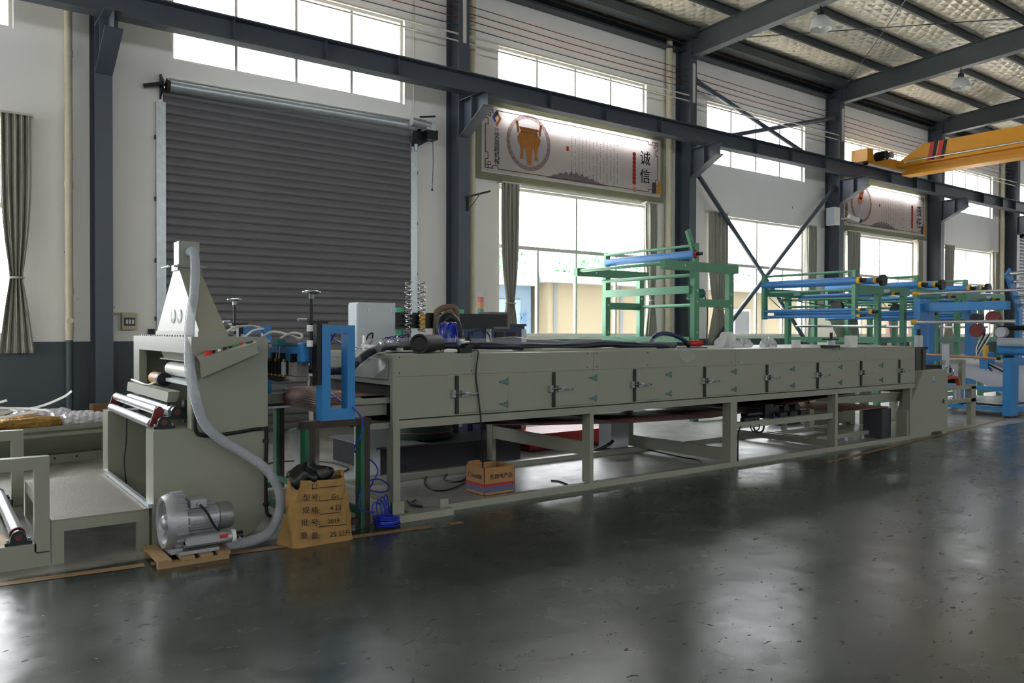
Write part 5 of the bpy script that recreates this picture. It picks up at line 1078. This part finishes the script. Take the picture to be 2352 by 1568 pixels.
MB().box(5.92, 6.25, 8.5, 8.75, 1.64, 1.86).build('end_box', mat('grey_brown', (110, 104, 98), .5), t); MB().box(5.97, 6.2, 8.49, 8.5, 1.67, 1.83).build('window', BLACKM, t)
for x in (5.42, 5.56, 5.78): MB().box(x, x+.08, 8.8, 8.86, .28, 1.6).build('rear_post', NAVY if x > 5.5 else GREYB, t)
t = thing('navy_power_cabinet', (6.4, 9.1, 0), 'navy blue power cabinet with grey corner posts behind the oven', 'cabinet')
MB().box(6.08, 6.8, 8.9, 9.4, .05, 1.68).build('case', NAVY, t); MB().box(6.06, 6.82, 8.88, 9.42, 1.68, 1.71).build('lid', NAVY, t); MB().box(6.08, 6.8, 8.9, 9.4, 0, .05).build('plinth', BLACKM, t)
for x in (6.14, 6.74): MB().box(x, x+.08, 8.885, 8.9, .1, 1.64).build('corner_post', GREYB, t)
for x in (6.36, 6.56): MB().box(x-.07, x+.07, 8.89, 8.9, 1.5, 1.6).build('vent_grille', BLACKM, t)
t = thing('signal_tower', (6.12, 9.0, 1.71), 'red, amber and green signal tower lamp wrapped in clear film', 'signal lamp')
MB().cyl((6.12, 9.0, 1.71), (6.12, 9.0, 1.86), .012, n=10).build('stem', WHITE, t)
for z, m_, nm in ((1.88, mat('lamp_green', (30, 150, 110), .35), 'green_lens'), (1.96, mat('lamp_amber', (236, 150, 40), .35), 'amber_lens'), (2.04, mat('lamp_red', (230, 60, 60), .35), 'red_lens')): MB().cyl((6.12, 9.0, z-.037), (6.12, 9.0, z+.036), .04, n=18).build(nm, m_, t)
MB().tube([(6.12, 9.0, 1.72), (6.12, 9.0, 1.9), (6.12, 9.0, 2.1), (6.11, 9.0, 2.15)], lambda u: .055+.006*sin(30*u), 10).build('film_sleeve', FILM, t)
# ================================================================== LOW BENCH WITH FOIL ROLLS (left)
t = thing('foil_bench', (.4, 11.1, 0), 'long pale green sheet-metal bench loaded with foil rolls by the wall', 'bench')
P0, P1 = Vector((-1.6, 10.0, 0)), Vector((1.86, 10.83, 0)); ux = (P1-P0).normalized(); uy = Vector((-ux.y, ux.x, 0))
def bq(u, v, z): return P0+ux*u+uy*v+Vector((0, 0, z))
def bbox(u0, u1, v0, v1, z0, z1): return MB()._add([bq(u, v, z) for z in (z0, z1) for u, v in ((u0, v0), (u1, v0), (u1, v1), (u0, v1))], [(0,3,2,1),(4,5,6,7),(0,1,5,4),(1,2,6,5),(2,3,7,6),(3,0,4,7)])
Lb = (P1-P0).length
bbox(0, Lb, 0, 1.1, .4, .43).build('bench_top', MACH, t); bbox(0, Lb, 0, .03, .36, .48).build('front_lip', MACH, t); bbox(0, Lb, 1.07, 1.1, .36, .48).build('rear_lip', MACH, t)
MB()._add([bq(u, v, z) for u, v, z in ((.1, .03, .36), (Lb-.02, .03, .36), (Lb-.02, .32, .12), (.3, .32, .12))], [(0, 1, 2, 3)]).build('sloping_apron', MACHIN, t, solid=.012)
for u in (.4, 1.4, 2.45, Lb-.12): MB()._add([bq(a, v, z) for a, v, z in ((u, .02, .38), (u+.1, .02, .38), (u+.22, .3, .06), (u+.12, .3, .06), (u, .05, .38), (u+.1, .05, .38), (u+.22, .33, .06), (u+.12, .33, .06))], [(0,1,2,3),(7,6,5,4),(0,4,5,1),(1,5,6,2),(2,6,7,3),(3,7,4,0)]).build('slanted_leg', MACH, t)
bbox(.2, Lb+.1, .28, .36, 0.0, .1).build('floor_channel', MACH, t); bbox(.2, Lb+.1, .98, 1.06, 0.0, .1).build('floor_channel', MACH, t)
for u in (.3, 3.2): bbox(u, u+.08, .9, 1.06, .1, .4).build('rear_leg', MACH, t)
for u in (2.5, 2.75, 3.0, 3.25): MB().cyl(bq(u, .275, .06), bq(u, .282, .06), .012, n=8).build('bolt_hole', BLACKM, t)
GOLD = mat('gold_foil', (196, 156, 84), .34, .6, var=.3, scale=30, bump=1.0, bscale=38, tint2=(120, 84, 36))
SILV = mat('white_foil', (222, 220, 228), .3, .3, var=.12, scale=26, bump=.9, bscale=40)
def foil(u0, u1, v, r, m_, lb, z=.43):
    ax_ = ux; rr_ = random.Random(int(u0*100+v*1000)); ph = rr_.uniform(0, 6)
    def f(a, s):
        al = 2*pi*a; L_ = u0+(u1-u0)*s; k = r*(1+.07*sin(9*al+14*s+ph)+.05*sin(40*s+3*al)) * (1 if .03 < s < .97 else .82)
        return bq(L_, v+k*cos(al)*1.25, z+r*.95+k*sin(al)*.95)
    o = MB().grid(f, 20, 40); o.poly([f(i/20, 0) for i in range(20)]); o.poly([f(i/20, 1) for i in range(20)])
    tag(o.build('foil_roll', m_, smooth=True), lb, 'foil roll', 'foil rolls on the low bench')
foil(1.2, 3.0, .13, .085, GOLD, 'gold foil roll along the front edge of the low bench'); foil(3.02, 3.52, .13, .09, SILV, 'white foil roll at the front right corner of the low bench')
foil(1.5, 2.95, .42, .085, GOLD, 'gold foil roll in the middle row of the low bench'); foil(3.0, 3.5, .42, .09, SILV, 'white foil roll in the middle row of the low bench')
foil(2.7, 3.35, .75, .1, SILV, 'white foil roll in the rear row of the low bench'); foil(1.2, 2.6, .75, .095, GOLD, 'gold foil roll in the rear row of the low bench')
STRAP = mat('white_strap', (236, 236, 234), .4)
zz = .6
for k, (pts, lb) in enumerate((([(1.3, .0, .6), (1.8, .2, .63), (2.35, .3, .63), (2.6, .5, .6), (2.3, .15, .6), (1.7, .05, .56)], 'white plastic strap looping widely over the gold rolls'), ([(1.2, .3, .64), (1.9, .5, .66), (2.5, .55, .65), (2.62, .3, .6), (2.4, .05, .57)], 'white plastic strap bent round to the front of the bench'), ([(2.1, -.02, .57), (2.4, .02, .59), (2.75, .1, .62)], 'short white strap lying on the front gold roll'), ([(2.4, .5, .6), (2.9, .6, .62), (3.2, .6, .72), (3.32, .6, .8)], 'white strap with its tip curling up before the wall'), ([(1.3, .1, .58), (1.5, .3, .64), (2.2, .4, .68), (2.55, .45, .74)], 'white strap at the back left of the heap'), ([(1.6, .2, .62), (2.0, .45, .66), (2.3, .25, .65), (2.0, .05, .6), (1.75, .25, .62)], 'white strap coiled in a small ring on the gold rolls'), ([(1.9, .1, .61), (2.25, .35, .66), (2.7, .35, .64), (2.9, .15, .61)], 'white strap crossing from gold to white foil'))):
    mb = MB(); tb_ = MB().tube([bq(p[0], p[1], p[2]+.04) for p in pts], .006, 3, 10); L_ = len(tb_.v)//3; cs = [(tb_.v[3*i]+tb_.v[3*i+1]+tb_.v[3*i+2])/3 for i in range(L_)]
    vs = []; 
    for i, c_ in enumerate(cs): vs += [c_+uy*.016+Vector((0, 0, .011)), c_-uy*.016-Vector((0, 0, .011))]
    mb._add(vs, [(2*i, 2*i+1, 2*i+3, 2*i+2) for i in range(L_-1)]); tag(mb.build('packing_strap', STRAP, solid=.003), lb, 'strap', 'loose packing straps')
tag(MB().box(1.78, 2.06, 11.75, 12.0, 0, .62).build('brown_carton', mat('brown_carton', (122, 92, 62), .8, var=.1), bevel=.006), 'worn brown carton standing at the foot of the blue-grey column', 'carton')
# ================================================================== GREEN ROLLER STANDS
def leg_bolts(root, x, y, zs):
    for z in zs: MB().cyl((x, y-.012, z), (x, y, z), .018, n=8).build('bolt', GALV, root)
t = thing('green_roller_stand', (11.6, 10.7, 0), 'tall green roller stand with one thick blue roller behind the oven', 'roller stand')
for y in (9.5, 11.8):
    for x in (11.08, 12.05): MB().box(x, x+.13, y, y+.1, 0, 2.72).build('leg', GREEN, t)
    MB().box(10.3, 12.3, y-.02, y+.1, 2.7, 2.86).build('top_arm', GREEN, t); MB().box(11.21, 12.05, y, y+.1, 2.06, 2.2).build('mid_rail', GREEN, t); MB().box(11.2, 12.05, y, y+.1, .1, .2).build('foot_rail', GREEN, t)
    MB().box(11.08, 11.2, y, y+.06, 2.86, 3.2).build('head_plate', GREEN, t); leg_bolts(t, 11.15, y, (1.6, 2.15, 2.35)); leg_bolts(t, 10.8, y-.02, (2.78,)); leg_bolts(t, 12.1, y, (2.1, 2.3))
MB().cyl((11.1, 9.5, 3.0), (11.1, 11.8, 3.0), .075, n=24).build('blue_roller', BLUER, t, smooth=True); MB().cyl((11.1, 9.35, 3.0), (11.1, 9.5, 3.0), .03, n=12).build('shaft_end', BLACKM, t); MB().cyl((11.1, 9.46, 3.0), (11.1, 9.5, 3.0), .06, n=12).build('red_collar', RED, t)
MB().cyl((10.36, 9.5, 2.8), (10.36, 11.8, 2.8), .03, n=14).build('tie_tube', GREEN, t, smooth=True); MB().cyl((11.0, 9.5, 2.62), (11.0, 11.8, 2.62), .035, n=14).build('tie_tube', GREEN, t, smooth=True); MB().cyl((11.05, 9.5, 3.15), (11.05, 11.8, 3.15), .025, n=12).build('tie_tube', GREEN, t, smooth=True)
MB().box(11.05, 11.12, 9.6, 11.8, 2.3, 2.44).build('long_rail', GREEN, t); MB().cyl((12.1, 9.6, 2.13), (12.1, 11.8, 2.13), .035, n=12).build('tie_tube', GREEN, t); MB().box(11.06, 11.14, 9.6, 11.8, 1.42, 1.52).build('long_rail', GREEN, t)
MB().bar((10.95, 9.55, 3.42), (11.12, 9.55, 3.05), .06, .1).build('guide_lever', GREEN, t)
MB().cyl((11.25, 9.75, 2.32), (11.55, 9.75, 2.32), .1, n=18).build('gear_motor', mat('motor_green', (30, 110, 92), .4), t, smooth=True); MB().cyl((11.55, 9.75, 2.32), (11.62, 9.75, 2.32), .06, n=14).build('motor_end', GREEN, t); MB().box(11.25, 11.5, 9.68, 9.84, 2.2, 2.24).build('motor_foot', GREEN, t)
MB().tube([(11.6, 9.7, 2.28), (11.62, 9.65, 2.0), (11.6, 9.65, 1.5), (11.6, 9.65, 1.0)], .012, 6).build('motor_cable', BLACK, t)
def batch_stand(x, lab, first):
    t = thing('green_batch_stand', (x+1, 10.2, 0), lab, 'roller stand', 'green batch stands with blue rollers')
    for y in (9.0, 11.2):
        for dx in (.88, 1.95): MB().box(x+dx, x+dx+.13, y, y+.1, 0, 2.42).build('leg', GREEN, t)
        MB().box(x, x+2.2, y, y+.1, 2.42, 2.6).build('top_arm', GREEN, t); MB().box(x+1.0, x+1.95, y, y+.1, 1.38, 1.5).build('mid_rail', GREEN, t); MB().box(x+1.0, x+1.95, y, y+.1, .1, .2).build('foot_rail', GREEN, t)
        MB().box(x-.06, x+.06, y-.02, y+.06, 1.9, 2.9).build('hanger_plate', GREEN, t); MB().box(x+1.1, x+1.35, y-.004, y, 2.47, 2.54).build('nameplate', GREYB, t)
    for dx, z, r in ((-.02, 2.68, .085), (.62, 2.7, .07), (1.35, 2.45, .045), (-.03, 2.08, .035), (-.03, 1.95, .035), (.45, 2.04, .06)):
        ro = MB().cyl((x+dx, 8.95, z), (x+dx, 11.25, z), r, n=20).build('blue_roller', BLUER, t, smooth=True)
        MB().cyl((x+dx, 8.88, z), (x+dx, 8.95, z), r*.95, n=14).build('yellow_collar', YEL, ro); MB().cyl((x+dx, 8.78, z), (x+dx, 8.88, z), r*.6, n=12).build('journal', BLACKM, ro)
    for dx, z in ((.05, 2.88), (.1, 2.5), (.5, 2.34), (.9, 2.2), (1.2, 1.75)): MB().cyl((x+dx, 9.0, z), (x+dx, 11.2, z), .028, n=10).build('tie_tube', GREEN if z > 1.8 else CHROME, t, smooth=True)
    MB().box(x+.9, x+.97, 9.1, 11.2, 1.38, 1.5).build('long_rail', GREEN, t)
    MB().cyl((x+.62, 8.72, 2.7), (x+.62, 8.8, 2.7), .12, n=18).build('drive_pulley', BLACKM, t); MB().cyl((x+.75, 9.9, 2.16), (x+.85, 9.9, 2.16), .14, n=18).build('cooling_fan', BLACKM, t)
    for a_, b_ in (((x, 11.1, 2.4), (x+.85, 10.9, 2.0)), ((x+.3, 11.1, 2.4), (x+.9, 10.2, 2.2))): MB().tube([a_, ((a_[0]+b_[0])/2, (a_[1]+b_[1])/2, b_[2]+.1), b_], .01, 5).build('cable', BLACK, t)
batch_stand(15.5, 'green stand of blue rollers, nearest of the three in a row', True)
batch_stand(18.05, 'green stand of blue rollers, middle of the three in a row', False)
batch_stand(20.4, 'green stand of blue rollers, farthest of the three in a row', False)
# ================================================================== BLUE LAMINATOR at the right
t = thing('blue_laminator', (17.6, 7.4, 0), 'bright blue laminating machine with chrome bars and white web, right edge', 'machine')
for x, y, h, wx, wy in ((16.35, 8.1, 2.3, .3, .12), (16.85, 8.15, 2.2, .22, .12), (16.35, 6.4, 1.13, .34, .14), (18.6, 6.4, 2.6, .3, .14), (18.6, 8.1, 2.3, .3, .12)):
    MB().box(x, x+wx, y, y+wy, .04, h).build('post', BLUE, t); MB().box(x+.03, x+wx-.03, y+.02, y+wy-.02, 0, .04).build('rubber_foot', BLACK, t)
for z, x in ((2.05, 16.5), (.12, 16.4), (.5, 16.45)): MB().box(x, x+.16, 6.54, 8.1, z, z+.16 if z > 1 else z+.07).build('cross_rail', BLUE, t)
for y in (6.42, 8.12): MB().box(16.69, 18.6, y, y+.1, .1, .2).build('side_rail', BLUE, t); MB().box(16.69, 18.6, y, y+.1, 1.0, 1.12).build('side_rail', BLUE, t)
MB().box(16.65, 18.6, 8.14, 8.24, 2.05, 2.25).build('side_rail', BLUE, t)
for x, z, r in ((16.3, 2.4, .03), (16.25, 1.82, .035)):
    ro = MB().cyl((x, 6.3, z), (x, 8.1, z), r, n=14).build('web_bar', CHROME, t, smooth=True); MB().cyl((x, 8.1, z), (x, 8.22, z), r*1.3, n=10).build('yellow_collar', YEL, ro)
MB().cyl((16.0, 6.5, 1.13), (16.0, 8.4, 1.2), .022, n=12).build('long_shaft', mat('copper_tone', (190, 130, 90), .4, .3), t); MB().cyl((16.0, 6.44, 1.128), (16.0, 6.5, 1.13), .03, n=12).build('shaft_end', BLACKM, t)
WEB = paint_mat('white_nonwoven', (224, 224, 230), .3)
ro = MB().cyl((17.1, 6.3, 1.0), (17.1, 7.85, 1.0), .09, n=24).build('web_roll', WHITE, t, smooth=True)
MB().grid(lambda u, v: (17.0-.04*sin(7*u+3*v), 6.35+1.45*u, 1.02-(.42+.14*sin(5*u+1)+.2*(1-u))*v), 24, 14).build('hanging_web', WEB, t, smooth=True)
for y, z in ((6.9, 1.9), (7.2, 1.65)): MB().cyl((16.75, y, z), (16.9, y, z), .13, n=22).build('red_brake', REDP, t)
MB().cyl((16.75, 6.75, 1.62), (16.9, 6.75, 1.62), .1, n=18).build('gear_case', ALU, t); MB().cyl((16.8, 7.25, 1.9), (17.05, 7.25, 1.9), .09, n=16).build('motor', BLACKM, t)
MB().box(16.7, 17.0, 6.95, 7.1, .9, 1.22).build('drive_box', BLUE, t); MB().cyl((16.72, 7.0, 1.1), (16.72, 7.0, 1.36), .05, n=10).build('yellow_cylinder', YEL, t)
for z, r, m_ in ((1.42, .09, GREYB), (1.25, .08, BLUE), (.62, .03, WOOD), (1.7, .05, BLACKM)): MB().cyl((17.3, 6.25, z), (17.3, 7.0, z), r, n=18).build('roller', m_, t, smooth=True)
for i in range(5): MB().tube([(16.85, 7.1-.04*i, 1.6), (16.8, 7.2, 1.3-.05*i), (16.75, 7.15, 1.1), (16.78, 7.0-.1*i, .85)], .012, 5).build('cable', BLACK if i % 2 else WHITE, t)
MB().cyl((16.6, 7.45, .1), (16.6, 7.45, .75), .1, n=18).build('grey_pump', ALU, t); MB().box(16.5, 18.5, 6.6, 8.0, .2, .24).build('floor_pan', BLACKM, t)
t = thing('blue_inclined_conveyor', (22.6, 8.3, 0), 'blue inclined ladder frame with small rollers behind the laminator', 'frame')
for y in (7.5, 8.4):
    MB().bar((21.9, y, 2.2), (21.2, y, 3.1), .05, .28, up=(0, 0, 1)).build('inclined_side', BLUE, t); MB().box(21.9, 22.1, y, y+.1, 0, 2.2).build('post', BLUE, t)
for k in range(5): MB().cyl((21.25+.15*k, 7.4, 3.05-.19*k), (21.25+.15*k, 8.45, 3.05-.19*k), .045, n=12).build('small_roller', CHROME, t, smooth=True)
MB().box(21.9, 22.1, 7.6, 8.4, .1, .2).build('foot_rail', BLUE, t)
# ================================================================== OUTSIDE THE WINDOWS
gr = MB().box(-40, 90, YW+.26, 70, -.3, -.05).build('yard_ground', mat('yard_concrete', (196, 194, 186), .9, var=.05, scale=.5)); tag(gr, 'pale concrete yard outside the windows', kind='structure')
t = thing('site_cabin', (17, 19.5, -.05), 'beige prefabricated cabin with flat white roof seen through the big windows', 'building')
CABW = mat('cabin_wall', (112, 104, 86), .8, var=.04, scale=.6)
MB().box(14.2, 40, 17.5, 22, -.05, 3.0).build('wall', CABW, t); MB().box(14.0, 40.3, 17.2, 22.3, 3.0, 3.3).build('roof', mat('cabin_roof', (104, 110, 116), .7), t)
for x in (14.4, 17.0, 20.2, 24.0, 28.0): MB().box(x, x+.12, 17.46, 17.5, -.05, 3.0).build('corner_strip', mat('cabin_strip', (84, 88, 92), .6), t)
for x in (18.2, 22.4, 26.2): f_ = MB().box(x, x+.9, 17.45, 17.5, 1.4, 2.4).build('window', GREYB, t); MB().box(x+.06, x+.84, 17.44, 17.45, 1.46, 2.34).build('pane', DKGREY, f_)
t = thing('blue_panel_shed', (11.5, 18.5, -.05), 'pale blue panel shed with a flat roof, left of the beige cabin', 'building')
SHB = mat('shed_blue', (84, 104, 124), .7, var=.05)
MB().box(10.4, 13.9, 17.9, 22, -.05, 2.9).build('wall', SHB, t); MB().box(10.2, 13.95, 17.6, 22.3, 2.9, 3.2).build('roof', mat('cabin_roof', (104, 110, 116), .7), t)
for x in (11.3, 12.5): MB().box(x, x+1.0, 17.86, 17.9, .1, 2.5).build('door', mat('shed_door', (98, 116, 132), .6), t)
for x in (11.0, 12.3, 13.6):
    for z in (.6, 1.3, 2.0):
        MB().bar((x-.12, 17.85, z-.12), (x+.12, 17.85, z+.12), .01, .05).build('cross_mark', mat('mark_blue', (50, 86, 128), .6), t); MB().bar((x-.12, 17.845, z+.12), (x+.12, 17.845, z-.12), .01, .05).build('cross_mark', mat('mark_blue', (50, 86, 128), .6), t)
LEAF = paint_mat('leaf_green', (84, 108, 64), .4); BARK = mat('tree_bark', (90, 76, 60), .9)
def tree(x, y, h, r, lab, seed):
    t = thing('yard_tree', (x, y, -.05), lab, 'tree', 'trees beyond the cabin'); rr_ = random.Random(seed)
    MB().cyl((x, y, -.05), (x, y, h*.6), .14, .08, n=10).build('trunk', BARK, t)
    mb = MB()
    for i in range(1500):
        a, b_, q_ = rr_.uniform(0, 2*pi), math.acos(rr_.uniform(-1, 1)), rr_.random()**.45
        lump = 1+.25*sin(3*a+seed)*sin(2*b_)
        c_ = Vector((x+r*q_*lump*sin(b_)*cos(a), y+r*q_*lump*sin(b_)*sin(a), h*.68+r*.95*q_*cos(b_)))
        d1 = Vector((rr_.uniform(-1, 1), rr_.uniform(-1, 1), rr_.uniform(-1, 1))).normalized()*.16; d2 = d1.orthogonal().normalized()*.1
        mb._add([c_-d1, c_+d2, c_+d1, c_-d2], [(0, 1, 2, 3)])
    tag(mb.build('crown', LEAF, t), kind='stuff')
tree(12.6, 25, 5.2, 2.0, 'leafy tree above the blue shed, seen through the big window', 1); tree(17.6, 26, 5.6, 2.0, 'leafy tree above the left part of the beige cabin', 2)
tree(22.5, 25.5, 5.0, 2.0, 'leafy tree behind the beige cabin, seen past the crossed braces', 3); tree(27.4, 26, 5.4, 2.0, 'leafy tree behind the right part of the beige cabin', 4); tree(32.4, 26, 5.0, 2.0, 'leafy tree at the far right behind the cabin', 5)

t = thing('control_desk', (19.0, 11.6, 0), 'beige control desk with a red lamp standing by the wall behind the green stands', 'control desk')
MB().box(18.6, 19.3, 11.4, 11.9, 0, 1.5).build('case', mat('desk_beige', (168, 164, 146), .5), t); MB().prism([(11.3, 1.5), (11.9, 1.5), (11.9, 2.1), (11.6, 2.1)], 'x', 18.6, 19.3).build('sloped_head', mat('desk_beige', (168, 164, 146), .5), t); MB().cyl((18.8, 11.7, 2.1), (18.8, 11.7, 2.25), .06, n=14).build('red_lamp', RED, t)
for k, (x, lb) in enumerate(((22.9, 'left one of two tall pinkish board stacks leaning at the far wall'), (24.2, 'right one of two tall pinkish board stacks leaning at the far wall'))):
    tag(MB().prism([(12.0, 0), (12.15, 0), (12.42, 2.2), (12.3, 2.2)], 'x', x, x+.45).build('board_stack', mat('pink_board', (176, 148, 136), .7, var=.08)), lb, 'boards', 'board stacks')
